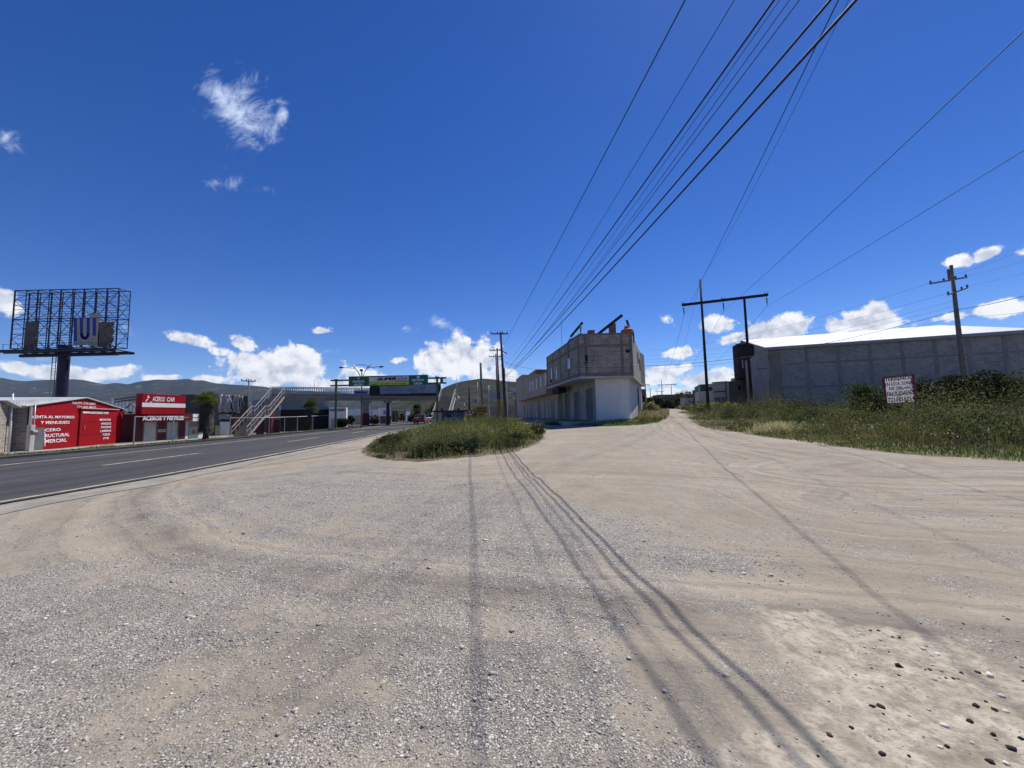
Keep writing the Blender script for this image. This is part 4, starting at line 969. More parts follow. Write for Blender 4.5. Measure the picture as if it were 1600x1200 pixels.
# ---- overhead sign gantry ------------------------------------------------
def gantry():
    f = Fr(XF(524.5, 46), XF(683.3, 44.5)); L = f.L; zb = Tf(f.A.x, 46)-.1
    root = empty('sign_gantry', (f.A.x, f.A.y, zb), 'green steel sign gantry spanning the highway with three panels', 'road sign')
    zl1, zl2 = f.pix(524.5, 594.5)[1], f.pix(524.5, 602.6)[1]; zr1, zr2 = f.pix(683.3, 590.6)[1], f.pix(683.3, 598.6)[1]
    for u, zt in ((0, zl1+.15), (L, zr1+.15)):
        m = MB(); m.tube([f.p(u, zb, 0), f.p(u, zt, 0)], .13, 12); m.tube([f.p(u, zt-.25, 0), f.p(u, zt, 0)], .24, 12); m.build('post', M_gpost, root, smooth=False)
    for a, b in ((zl1, zr1), (zl2, zr2)):
        e = (b-a)/L; m = MB(); m.tube([f.p(-.7, a-.7*e, 0), f.p(L+1.1, b+e, 0)], .10, 8); m.build('beam', M_gpost, root)
    m = MB(); m.bar(f.p(L+.55, zr2, 0), f.p(L+.55, zr1, 0), .3); m.build('strut', M_gpost, root)
    o = .25
    def rr(x0, y0, x1, y1): return (f.pix(x0, (y0+y1)/2, o)[0], f.pix(x1, (y0+y1)/2, o)[0], f.pix((x0+x1)/2, y1, o)[1], f.pix((x0+x1)/2, y0, o)[1])
    def pan(nm, x0, yl0, x1, yr0, hgt, mm, oo=.04):
        a, b = f.pix(x0, yl0, o), f.pix(x1, yr0, o); c, d = f.pix(x1, yr0+hgt, o), f.pix(x0, yl0+hgt, o)
        m = MB(); n = 4; pts = [d, c, b, a]; m.hexa([f.p(*d, o-oo), f.p(*c, o-oo), f.p(*c, o), f.p(*d, o), f.p(*a, o-oo), f.p(*b, o-oo), f.p(*b, o), f.p(*a, o)]); return m.build(nm, mm, root)
    gL = pan('direction_panel', 544.8, 588.2, 576.2, 587.4, 16, M_green, .08); gR = pan('direction_panel', 639, 586.2, 668.5, 585.4, 15.7, M_green, .08)
    pan('panel_back', 576.2, 587.4, 639, 586.3, 15.8, mat('panel_back_green', (.01,.03,.025), .6), .08)
    o = .27
    Mg = mat('pinkish_white_panel', (.74,.68,.66), .5, .1); Mly = mat('yellow_green_panel', (.72, .80, .06), .5, .1)
    w1 = pan('advert_panel', 576.6, 589.2, 638.6, 587.6, 7.8, Mg, .02); w2 = pan('advert_strip', 576.6, 597.6, 638.6, 596.2, 4.6, Mly, .02)
    Mk = mat('black_lettering', (.012,.012,.015), .5); Mo = mat('olive_lettering', (.13,.16,.02), .5); Ml = mat('reflective_lettering', (.82,.86,.84), .4)
    def tx(s, x0, y0, x1, y1, mm, b=.02, sh=0, oo=.285):
        a, c, d, e = rr(x0, y0, x1, y1); text(f, s, a, c, d, e, oo, mm, root, b, sh)
    tx('SUPER', 589, 589.8, 619.5, 594.4, Mk, .055, .35); tx('VIA', 621.5, 589.5, 635.8, 593.6, mat('olive_print', (.12,.14,.08), .5), .0, .35)
    tx('COLOSIO', 617, 594, 635, 595.2, Mk, .0)
    tx('RUMBO CON LIMITE DE VELOCIDAD', 579, 598.5, 636, 600.9, Mo, .02)
    tx('PACHUCA', 551.3, 594.4, 569.5, 597.8, Ml, .03, oo=.26); tx('CENTRO', 552.8, 599.3, 567.5, 602.7, Ml, .03, oo=.26)
    tx('RECTORIA', 644, 592.2, 662.8, 595.4, Ml, .03, oo=.26); tx('ULSA', 647, 597.4, 660, 600.6, Ml, .03, oo=.26)
    f5 = Fr(f.p(0, 0, .26), f.p(L, 0, .26)); m = MB()
    for poly in ([(558.8, 591.2), (560.3, 589.3), (561.8, 591.2), (560.7, 591.2), (560.7, 594), (559.9, 594), (559.9, 591.2)], [(651.5, 591.3), (651.5, 587.4), (655.3, 587.4), (655.3, 591.3), (654.2, 591.3), (653.4, 589.8), (652.6, 591.3)]):
        f5.quad(m, [f5.pix(*q) for q in poly], .01)
    m.build('direction_symbol', Ml, root)
gantry()

# ---- street lamp, utility poles -------------------------------------------
def street_lamp():
    d = 48; x = P(564.6, 660, d).x; zb = Tf(x, d); zt = P(564.6, 580, d).z
    root = empty('street_lamp', (x, d, zb), 'dark green double armed street lamp with curved lyre top behind the sign gantry', 'street lamp')
    m = MB(); m.tube([(x, d, zb-.1), (x, d, zt)], [.09, .06], 8); m.build('pole', M_gpost, root)
    Q = lambda px, py: P(px, py, d)
    m = MB(); m.tube([Q(562, 587), Q(559, 580), Q(553, 573.5), Q(550.5, 571.5)], .05, 6); m.tube([Q(567.5, 587), Q(571, 579), Q(575.5, 573), Q(579, 570.3)], .05, 6)
    m.tube([Q(554, 573.6), Q(557, 571), Q(562, 570), Q(568, 570), Q(573, 571.5), Q(575.5, 573.5)], .035, 6); m.build('lyre_bracket', M_dark, root)
    for a, b in (((554, 575.5), (530, 574)), ((575.5, 574.5), (599, 572.6))):
        m = MB(); m.tube([Q(*a), Q(*b)], .035, 6); am = m.build('arm', M_dark, root)
        e = Q(*b); s = 1 if b[0] > 564 else -1; m = MB(); m.tube([e-Vector((s*.55, 0, .02)), e-Vector((s*.3, 0, .05)), e+Vector((0, 0, .0))], [.05, .12, .06], 8); m.build('lamp_head', M_dark, am)
    m = MB(); m.bar(Q(564.7, 577), Q(564.7, 580), .28); m.build('camera_box', M_dark, root)
street_lamp()
M_insul = mat('insulator', (.06, .03, .03), .3, .1, spec=.5)
def crossarm(m, c, ax, half, w_=.12): m.bar(c-ax*half, c+ax*half, w_)
def pole(label, px, d, pyt, r=.14, mm=None, arms=(), zb=None, group=None, pyb=None, cat='utility pole', ins=True, lean=0):
    """arms: (photo y on the pole, left px, right px, photo y left, photo y right)"""
    x = P(px, 650, d).x; z0 = Tf(x, d) if zb is None else zb; zt = P(px, pyt, d).z
    root = empty('utility_pole', (x, d, z0), label, cat, group); xt = x+lean
    m = MB(); m.tube([(x, d, z0-.2), ((x+xt)/2, d, (z0+zt)/2), (xt, d, zt)], [r*1.25, r, r*.75], 10); m.build('shaft', mm or M_wood, root, smooth=True)
    for (xa, ya, xb, yb) in arms:
        a, b = P(xa, ya, d-r*1.1), P(xb, yb, d-r*1.1); m = MB(); m.bar(a, b, .11, .13); am = m.build('crossarm', M_wood if mm is None else M_grey, root)
        if ins:
            for s in (.02, .5-.12, .5+.2, .98):
                q = a.lerp(b, s); m = MB(); m.tube([q+Vector((0,0,.05)), q+Vector((0,0,.13)), q+Vector((0,0,.22)), q+Vector((0,0,.28))], [.03, .07, .07, .03], 8); m.build('insulator', M_insul, am)
    return root, Vector((x, d, z0))
GP = None
mp, mpb = pole('tall wooden utility pole carrying the bundle of wires over the lot', 790.5, 48, 518.5, .17, None, [(767, 521.6, 793.5, 521.6)], zb=.45, lean=-.45)
m = MB(); z = P(785, 550, 47.8); m.bar(P(780, 546, 47.7), P(792, 552.5, 47.7), .11); m.build('lower_bracket', M_wood, mp)
m = MB(); a = P(787.7, 583, 47.8)
for k in range(3): m.tube([a+Vector((.05*k-.1, 0, .55-.3*k)), a+Vector((.05*k-.1, 0, .2-.35*k))], .12, 8)
m.bar(a+Vector((0,0,.6)), a+Vector((0, 0, -1.2)), .22); m.build('cable_splice', M_navy, mp)
pole('second utility pole with short crossarm, left of the tall one', 782, 62, 544, .15, None, [(765, 547.5, 783, 547)], zb=.6, group=None, lean=-.35)
pole('third utility pole with crossarm, just behind the second', 779, 72, 553, .15, None, [(764, 557.4, 784, 557.2)], zb=.7, lean=-.3)
pole('bare thick grey pole without crossarm left of the twin poles', 754, 70, 567, .26, M_cpole, [], zb=.6, lean=-.2)
pole('thin black pole right of the bridge stair', 733.5, 60, 603, .12, M_dark, [], zb=.6)
pole('slim pale pole behind the yellow road sign', 764.5, 80, 602, .10, M_galv, [], zb=.6)
pole('slim pole beside the hill flank between bridge stair and thick pole', 746.8, 90, 597, .08, M_galv, [], zb=.6)
pole('wooden pole with wide crossarm behind the tarpaulin house', 387, 54, 592, .10, M_cpole, [(377, 595, 399, 596)], zb=-.2)
m_, _ = pole('thin grey pole rising above the bridge deck left of the gantry', 490.5, 75, 590, .06, M_galv, [], zb=.2)
pole('far lamp pole above the central hill edge', 714, 130, 586, .10, M_galv, [], zb=.6)
pole('thin white pole at the left edge before the block wall', 17.5, 24.5, 615, .055, M_wsteel, [], zb=-.15)
pole('thin pale pole in front of the red workshop lettering', 54, 25.5, 632, .04, M_galv, [], zb=-.15)
rp, rpb = pole('grey concrete utility pole with two crossarms before the block warehouse', 1513.5, 33, 414, .17, M_cpole, [(1453, 443.5, 1510.5, 433.2), (1481, 460.5, 1512, 449.5)], lean=0)
m = MB(); m.tube([P(1485.3, 436, 33), P(1483.3, 421, 33)], .16, 10); m.build('pole_top_sleeve', M_cpole, rp)
pole('short utility pole behind the corner building by the street', 1012, 110, 596, .13, M_wood, [(1008.5, 601, 1015, 602)], lean=-.4)
pole('thin second pole further up the street verge', 1018, 160, 606, .13, M_wood, [], lean=0)
def stub():
    x, d = P(50, 650, 24).x, 24; root = empty('concrete_post', (x, d, -.15), 'short stout concrete post before the grey patch of the red workshop', 'post')
    m = MB(); m.box(x-.13, x+.13, d-.13, d+.13, -.2, P(50, 664, d).z); m.build('post', M_lplaster, root, bevel=.02)
    m = MB(); c = P(52.5, 676, d-.2); m.tube([c+Vector((0,-.1,0)), c+Vector((0,.12,0))], .15, 12); m.build('meter', M_grey, root)
stub()
def yellow_post():
    d = 44; a = P(777, 640, d).x; b = P(783, 640, d).x; zt = P(780, 624, d).z; root = empty('marker_post', ((a+b)/2, d, .4), 'thick yellow painted post in the weeds beside the tall wooden pole', 'post')
    m = MB(); m.tube([((a+b)/2, d, .3), ((a+b)/2, d, zt)], (b-a)/2, 14); m.build('post', mat('ochre_paint', (.32, .17, .03), .7, .25, 2, dirt=.4), root)
    d2 = 43; q = P(793.5, 640, d2); r2 = empty('guy_post', (q.x, d2, .4), 'slim white pipe right of the tall wooden pole', 'post'); m = MB(); m.tube([(q.x, d2, .3), P(791.5, 596, d2)], .045, 8); m.build('pipe', M_wsteel, r2)
yellow_post()

# ---- island things: kiosk, car, yellow road sign --------------------------
def kiosk():
    d = 40; f = Fr(XF(690, d), XF(721, d)); zb = .3; zt = f.pix(705, 642.5)[1]
    root = empty('kiosk', (f.A.x, d, zb), 'teal and blue graffiti covered hut with red flat roof in the weeds', 'kiosk')
    m, nt, b = newmat('graffiti_wall'); t = NT(nt); co = t.n('ShaderNodeTexCoord').outputs['Object']
    c = t.mix(t.ramp(t.noise(co, 1.3, 2, .5, .8), .42, .5), (.05, .15, .18), (.03, .07, .20)); c = t.mix(t.ramp(t.noise(co, 2.3, 2, .5, 2), .56, .6), c, (.18, .25, .27)); c = t.mix(t.ramp(t.noise(co, 4, 1, .5, 3), .6, .63), c, (.02, .03, .05))
    t.l(c, b.inputs['Base Color']); b.inputs['Roughness'].default_value = .8
    mm = MB(); f.box(mm, 0, f.L, zb, zt-.08, -2, 0); mm.build('wall', m, root)
    mm = MB(); f.box(mm, -.9, f.L+.7, zt-.08, zt+.08, -2.3, .3); mm.build('roof', mat('dark_red_roof', (.10,.02,.02), .7, .2), root)
    for px in (690.5, 716.5): u = f.pix(px, 640)[0]; mm = MB(); f.box(mm, u-.12, u+.12, zt+.08, zt+.3, -.3, -.05); mm.build('roof_block', mat('dark_red_roof', (.10,.02,.02), .7, .2), root)
    u0, u1, z0, z1 = f.rect(697, 648, 704, 652); mm = MB(); f.box(mm, u0, u1, z0, z1, 0, .03); mm.build('window', M_dark, root)
kiosk()
def road_sign_yellow():
    d = 46; f = Fr(XF(743.5, d), XF(762, d)); root = empty('roadworks_sign', (f.A.x, d, .4), 'ochre yellow roadside warning board standing in the weeds', 'road sign')
    u0, u1, z0, z1 = f.rect(743.5, 635, 761.5, 645.5); m = MB(); f.box(m, u0, u1, z0, z1, -.06, 0); m.build('board', mat('sign_ochre', (.42, .23, .02), .5, .15, 3), root)
    for u in (.2, f.L-.2): m = MB(); m.bar(f.p(u, .3, -.1), f.p(u, z1, -.1), .08); m.build('leg', M_grey, root)
    m = MB(); f.box(m, 0, f.L, z0-.35, z0-.28, -.1, -.02); m.build('crossbar', mat('rusty_pink_bar', (.3,.12,.1), .7), root)
    text(f, 'DESPACIO', u0+.15, u1-.15, z0+.42, z0+.68, .005, mat('black_lettering', (.012,.012,.015), .5), root, .02); text(f, 'TRAMO EN OBRA', u0+.1, u1-.1, z0+.1, z0+.32, .005, mat('black_lettering', (.012,.012,.015), .5), root, .02)
    d = 45; f = Fr(XF(729.5, d), XF(735.5, d)); r2 = empty('traffic_barrel', (f.A.x, d, .4), 'small orange roadworks marker left of the yellow board', 'marker')
    u0, u1, z0, z1 = f.rect(729.5, 643, 735.5, 650); m = MB(); c = f.p((u0+u1)/2, 0, 0); m.tube([(c.x, c.y, .35), (c.x, c.y, z0), (c.x, c.y, z1)], [.3, .26, .2], 12); m.build('drum', mat('orange_plastic', (.5,.14,.03), .5), r2)
    m = MB(); m.tube([(c.x, c.y, z0+.1), (c.x, c.y, z0+.22)], .275, 12); m.build('band', M_white, r2)
road_sign_yellow()
def car(label, x, y, z, rz, mm):
    root = empty('parked_car', (x, y, z), label, 'car', rz=0)
    c, s = math.cos(rz), math.sin(rz)
    def W(p): return (x+p[0]*c-p[1]*s, y+p[0]*s+p[1]*c, z+p[2])
    def loft(secs, nm, mt, par=root, bev=.0, smooth=True):
        m = MB(); n = len(secs[0])
        m.v = [W(p) for sec in secs for p in sec]
        for i in range(len(secs)-1):
            for j in range(n): m.f.append((i*n+j, i*n+(j+1) % n, (i+1)*n+(j+1) % n, (i+1)*n+j)); m.m.append(0)
        m.f.append(tuple(range(n))); m.f.append(tuple(range((len(secs)-1)*n, len(secs)*n))); m.m += [0, 0]
        return m.build(nm, mt, par, smooth=False, bevel=bev)
    def sec(yy, w_, z0, z1): return [(-w_*.92, yy, z0), (w_*.92, yy, z0), (w_, yy, z0+.25), (w_*.97, yy, z1-.08), (w_*.85, yy, z1), (-w_*.85, yy, z1), (-w_*.97, yy, z1-.08), (-w_, yy, z0+.25)]
    loft([sec(-2.1, .78, .35, .85), sec(-1.9, .85, .25, .95), sec(-.9, .87, .22, .98), (sec(.8, .87, .22, .98)), sec(1.9, .83, .25, .85), sec(2.1, .75, .35, .7)], 'body', mm)
    def cab(yy, w_, z1): return [(-w_, yy, .95), (w_, yy, .95), (w_*.85, yy, z1), (-w_*.85, yy, z1)]
    loft([cab(-1.85, .78, 1.0), cab(-1.45, .80, 1.42), cab(.2, .80, 1.46), cab(1.0, .78, 1.0)], 'cabin', M_glass)
    loft([[(-.66, -1.42, 1.43), (.66, -1.42, 1.43), (.66, -1.42, 1.47), (-.66, -1.42, 1.47)], [(-.66, .2, 1.46), (.66, .2, 1.46), (.66, .2, 1.50), (-.66, .2, 1.50)]], 'roof', mm)
    for sx in (-1, 1):
        for yy in (-1.3, 1.3):
            m = MB(); m.tube([W((sx*.72, yy, .31)), W((sx*.9, yy, .31))], .31, 18); wh = m.build('wheel', M_cable, root)
            m = MB(); m.tube([W((sx*.9, yy, .31)), W((sx*.915, yy, .31))], .18, 14); m.build('rim', M_galv, wh)
        m = MB(); m.hexa([W(p) for p in ((sx*.45, -2.12, .62), (sx*.76, -2.10, .62), (sx*.76, -2.0, .62), (sx*.45, -2.0, .62), (sx*.45, -2.12, .80), (sx*.76, -2.10, .80), (sx*.76, -2.0, .80), (sx*.45, -2.0, .80))]); m.build('tail_light', mat('tail_lamp_red', (.3,.01,.01), .3), root)
x = P(658, 650, 62).x; car('faded red car far ahead on the highway seen from behind', x, 62, Tf(x, 62)+.04, R(4), mat('car_red', (.36, .04, .035), .35, .1, spec=.5))
x = P(668.5, 650, 80).x; car('white car further ahead beyond the red car', x, 80, Tf(x, 80)+.04, R(4), mat('car_white', (.7, .7, .7), .35, .05, spec=.5))

# ---- unfinished corner building --------------------------------------------
def corner_building():
    zb = .55; zs = 5.0; zt = 8.97
    root = empty('corner_building', (9.5, 36, .8), 'unfinished grey block building with white corner, overhanging upper floor and water tank', 'building')
    # ground floor plan and the wider upper floor plan
    gp = [XF(932, 36), XF(984.6, 36), XF(999.5, 45.0), (16.3, 48.4), (6.4, 49.5)]
    up = [(4.45, 48.6), (5.75, 38.4), XF(909, 35.3), XF(992.5, 35.3), XF(1004, 45.6), (16.9, 48.6)]
    m = MB(); m.prism(gp, zb, zs-.02); m.build('ground_floor', mat('whitewashed_wall', (.74,.70,.64), .9, .08, .7, .2, 30, dirt=.3, dirtc=(.4,.37,.33), streak=.35), root)
    m = MB(); gg = Fr(gp[0], gp[4]); gg.box(m, .56, gg.L, zb, zs-.2, 0, .008); m.build('shop_front', M_plaster, root)
    ztl = [zt-.25, zt-.2, zt, zt, zt-.1, zt-.1]
    m = MB(); m.prism(up, zs, ztl); m.build('upper_wall', M_block, root)
    # floor slab with its pale soffit edge
    m = MB(); m.prism([(p[0]+(.06 if p[0] > 8 else -.06), p[1]-.05) for p in up], zs-.16, zs+.02); m.build('floor_slab', M_lplaster, root)
    fL = Fr(up[1], up[0]); fC = Fr(up[2], up[1]); fF = Fr(up[2], up[3]); fR = Fr(up[3], up[4]); fR.n = Vector((fR.u.y, -fR.u.x, 0)); 
    if fR.n.x < 0: fR.n = -fR.n
    # cast concrete posts and ring beams
    m = MB()
    for fr, us, top in ((fL, (.15, 3.4, 6.8, 9.9), zt-.18), (fC, (.2, fC.L-.15), zt-.05), (fF, (.6, fF.L-.95, fF.L-.1), zt)):
        for u in us: fr.box(m, u-.14, u+.14, zs, top+.03, 0, .03)
        for z in (zs+.12, zs+2.75): fr.box(m, 0, fr.L, z, z+.24, 0, .022)
        fr.box(m, 0, fr.L, top-.1, top+.06, -.2, .035)
    for u in (1.2, 4.5, 8, fR.L-.3): fR.box(m, u-.14, u+.14, zs, zt+.0, 0, .03)
    fR.box(m, 0, fR.L, zs+2.75, zs+2.99, 0, .022)
    m.build('concrete_frame', M_col, root)
    m = MB(); fR.box(m, .08, fR.L, zs-.02, zt-.12, 0, .045); m.build('side_render', mat('cream_side_render', (.46,.42,.36), .9, .15, 1, .3, 20, dirt=.35, streak=.5), root)
    def hole(fr, x0, y0, x1, y1, nm='window', mm=M_dark, o=.035, frame=None):
        u0, u1, z0, z1 = fr.rect(x0, y0, x1, y1); m = MB(); fr.box(m, u0, u1, z0, z1, .0, o); w_ = m.build(nm, mm, root)
        if frame:
            m = MB(); e = .06
            for a, b, c, d in ((u0-e, u0, z0-e, z1+e), (u1, u1+e, z0-e, z1+e), (u0, u1, z0-e, z0), (u0, u1, z1, z1+e)): fr.box(m, a, b, c, d, o, o+.03)
            m.build('frame', frame, w_)
        return w_
    hole(fF, 914, 554.8, 918.2, 564.3); hole(fF, 913.5, 565.8, 916, 568.2); hole(fF, 916.8, 565.2, 918.6, 567.8)
    hole(fF, 977.5, 546.5, 984, 551, 'vent_opening', M_dark)
    M_blue = mat('blue_window_glass', (.10, .14, .32), .15, .1, 1, spec=.6)
    hole(fL, 887.2, 561, 892, 575.5, 'window', M_blue, .04, M_white)
    hole(fL, 861, 574, 863.3, 592.5, 'window', mat('sky_glass', (.5,.55,.62), .2, .1, 1), .04, M_col); hole(fL, 868.8, 575, 871.4, 591.5, 'window', M_blue, .04, M_white)
    hole(fL, 859.3, 593, 863.6, 598, 'window', M_dark, .035, M_lplaster)
    for x0, y0, x1, y1 in ((995.2, 552, 996.6, 566), (998.3, 562, 999.5, 578), (1001.2, 571, 1002.1, 585)): 
        u0, u1, z0, z1 = fR.rect(x0, y0, x1, y1); m = MB(); fR.box(m, min(u0, u1), max(u0, u1), z0, z1, 0, .08); m.build('window', M_dark, root)
    # ground floor shutters on the highway side
    g0 = Fr(gp[0], gp[4]); M_teal = ribmat('dull_teal_shutter', (.075, .12, .12), .1, streak=.4)
    for x0, x1 in ((917.5, 929), (898.5, 906.5), (884, 891), (872.5, 879.5)):
        u0, u1 = sorted((g0.pix(x0, 640)[0], g0.pix(x1, 640)[0])); z1 = zs-1.0
        m = MB(); g0.box(m, u0, u1, .8, z1, 0, .012); sh = m.build('roller_shutter', M_teal, root)
        m = MB(); g0.box(m, u0-.1, u0, .8, z1+.12, 0, .12); g0.box(m, u1, u1+.1, .8, z1+.12, 0, .12); g0.box(m, u0, u1, z1, z1+.12, 0, .12); m.build('frame', M_plaster, sh)
        m = MB(); g0.box(m, u0+.02, u0+.3, .8, z1-.02, .012, .02); m.build('painted_shadow', M_dark, sh)  # dark strip laid on the slats in place of shade beside the frame
    m = MB(); g0.box(m, .0, .55, .7, zs-.2, 0, .03); m.build('wall_pier', M_plaster, root)
    # street side door and pilaster
    g1 = Fr(gp[1], gp[2]); g1.n = Vector((abs(g1.n.x), -abs(g1.n.y), 0))
    L1 = g1.L; m = MB(); g1.box(m, L1*.86, L1*.98, .8, zs-.5, 0, .03); m.build('side_door', M_dark, root)
    # low ledge / platform in front
    m = MB(); m.prism([XF(866, 47), XF(868, 40), XF(880, 34.4), (9, 33.4), (11.6, 33.6), (12.6, 35.5), (12.9, 38), (10, 38)], .3, [.90]*8); m.build('ledge', M_pav, root)
    # sign box under the eave
    u0, u1 = sorted((fL.pix(857.5, 615)[0], fL.pix(868.5, 615)[0])); m = MB(); fL.box(m, u0+.2, u1-.3, 4.1, 4.7, -1.3, -.4); m.build('dark_sign_box', M_dark, root)
    # roof: brick props, steel beams, tank
    Mbm = mat('dark_roof_beam', (.02, .018, .03), .6, .2)
    m = MB(); m.bar(P(934, 522.5, 36.5), P(972, 492.5, 36.2), .22, .26); m.build('roof_beam', Mbm, root)
    m = MB(); a, b = P(952.5, 520, 36.6), P(960.8, 506, 36.6); m.box(a.x, b.x, 36.3, 36.9, zt-.1, b.z); m.build('brick_prop', M_brick, root)
    m = MB(); m.bar(P(891.5, 526.5, 38.7), P(910.5, 503.5, 38), .16, .2); m.build('roof_beam', Mbm, root)
    m = MB(); m.bar(P(907.5, 527, 37), P(907.2, 508, 38), .17); m.build('pink_prop', mat('pale_pink_post', (.45,.3,.25), .8), root)
    c = P(980, 520, 36.9); r_ = .66; zt += .3
    m = MB(); m.tube([(c.x, c.y, zt-.9), (c.x, c.y, zt+.05), (c.x, c.y, zt+.35), (c.x, c.y, zt+.55), (c.x, c.y, zt+.62)], [r_, r_, r_*.85, r_*.4, r_*.3], 18); tk = m.build('water_tank', M_terra, root, smooth=False)
    m = MB(); m.tube([(c.x, c.y, zt+.6), (c.x, c.y, zt+.75)], .26, 12); m.build('lid', mat('cream_lid', (.5,.42,.32), .7), tk)
    zt -= .3; m = MB(); m.bar(P(979, 500, 37.5), P(983, 511.5, 37.5), .17); m.build('roof_beam', Mbm, root)
    m = MB(); a, b = P(919, 521.5, 36), P(928.5, 516.5, 36); m.box(a.x, b.x, 35.8, 36.4, zt-.1, b.z+.02); m.build('brick_prop', M_brick, root)
    m = MB(); a = P(889.5, 530, 38.8); m.box(a.x-.0, a.x+.32, 38.5, 38.9, zt-.5, zt+.28); m.build('corner_post', M_col, root)
    m = MB(); m.tube([P(878, 540, 42), P(877, 497, 42)], .025, 6); m.build('antenna', M_galv, root)
    # row of two storey shops along the highway side
    M_tan = mat('tan_render', (.35, .305, .25), .9, .15, .7, .2, 20, dirt=.4, streak=.3); M_or = mat('orange_render', (.30, .16, .09), .9, .15, 1, dirt=.3)
    A, B = Vector((4.35, 49.2)), Vector((.85, 79)); f = Fr(B, A); L = f.L
    r2 = empty('shop_row_building', (4.4, 50, .8), 'long tan two storey row of narrow shops behind the corner building', 'building')
    m = MB()
    for k, (a, b, z) in enumerate(((L*.62, L, 7.1), (L*.3, L*.62, 8.0), (0, L*.3, 9.0))):
        f.box(m, a, b, 4.3, z, -8, 0)
    m.build('upper_wall', M_tan, r2)
    m = MB(); f.box(m, L*.25, L-.2, 7.1, 8.0, -8, -2.2); f.box(m, 1.5, L*.3, 8.9, 9.9, -8, -2.5); m.build('roof_room', M_or, r2)
    fg = Fr(B+Vector((1.2, 0)), A+Vector((1.5, 0)))
    m = MB(); fg.box(m, 0, L, .4, 4.31, -6, 0); m.build('shop_front', mat('pale_tan_render', (.38,.32,.26), .9, .1, 1, dirt=.3), r2)
    for k in range(11):
        u0 = L*(.03+.088*k); u1 = u0+L*.055; m = MB(); fg.box(m, u0, u1, .8, 3.6, 0, .02); m.build('roller_shutter', (M_teal, M_shut, ribmat('brown_shutter', (.12,.09,.08), .1), M_shut)[k % 4] if k else M_teal, r2)
        m = MB(); fg.box(m, u1, u1+.09, .8, 3.6, 0, .2); m.build('pilaster', M_white if k % 3 else M_lplaster, r2)
    for px in (828.2, 832.5, 838.5, 845.3, 852.8):
        u = f.pix(px, 600)[0]; m = MB(); f.box(m, u-.3, u+.3, 5.3, 6.75, 0, .03); wn = m.build('window', mat('dusk_glass', (.28,.32,.38), .2, .1, 1), r2)
        m = MB(); f.box(m, u-.36, u-.3, 5.25, 6.8, 0, .06); f.box(m, u+.3, u+.36, 5.25, 6.8, 0, .06); m.build('frame', M_white, wn)
    f = Fr(XF(808, 88), XF(824, 84)); simple_building('block_house', 'house', 'far narrow grey house at the end of the tan shop row', f, .6, f.pix(818, 596)[1], 10, M_plaster, [('balcony', 816, 609, 824, 616, M_lplaster, .5), ('doorway', 819, 630, 823, 648, M_dark, .05)], M_grey, .1)
    f = Fr(XF(806, 92), XF(813, 88)); simple_building('wall_stub', 'building', 'tall dark block stump beyond the shop row', f, .6, f.pix(810, 612)[1], 4, M_shed)
    f = Fr(XF(764, 110), XF(812, 100)); simple_building('boundary_wall', 'wall', 'pale brick boundary wall behind the weeds right of the yellow post', f, .6, f.pix(790, 633)[1], .3, blockmat('pale_brick_wall', (.30,.25,.20), (.3,.27,.24), stain=.3), [], M_lplaster, .1)
    f = Fr(XF(764, 150), XF(791, 148)); simple_building('advertising_board', 'billboard', 'faint grey roadside panel high behind the twin poles', f, P(777, 625, 150).z, f.pix(777, 611)[1], .3, mat('pale_grey_panel', (.25,.27,.30), .7), [])
    f = Fr(XF(1004, 58), XF(1011.5, 58.6)); simple_building('brick_house', 'house', 'brown brick house with pale door posts behind the corner building', f, .9, f.pix(1007, 608)[1], 8, M_brick, [('door_post', 1008.6, 616, 1010, 642, M_lplaster, .1), ('doorway', 1005.3, 618, 1007.8, 642, M_dark, .05)])
corner_building()

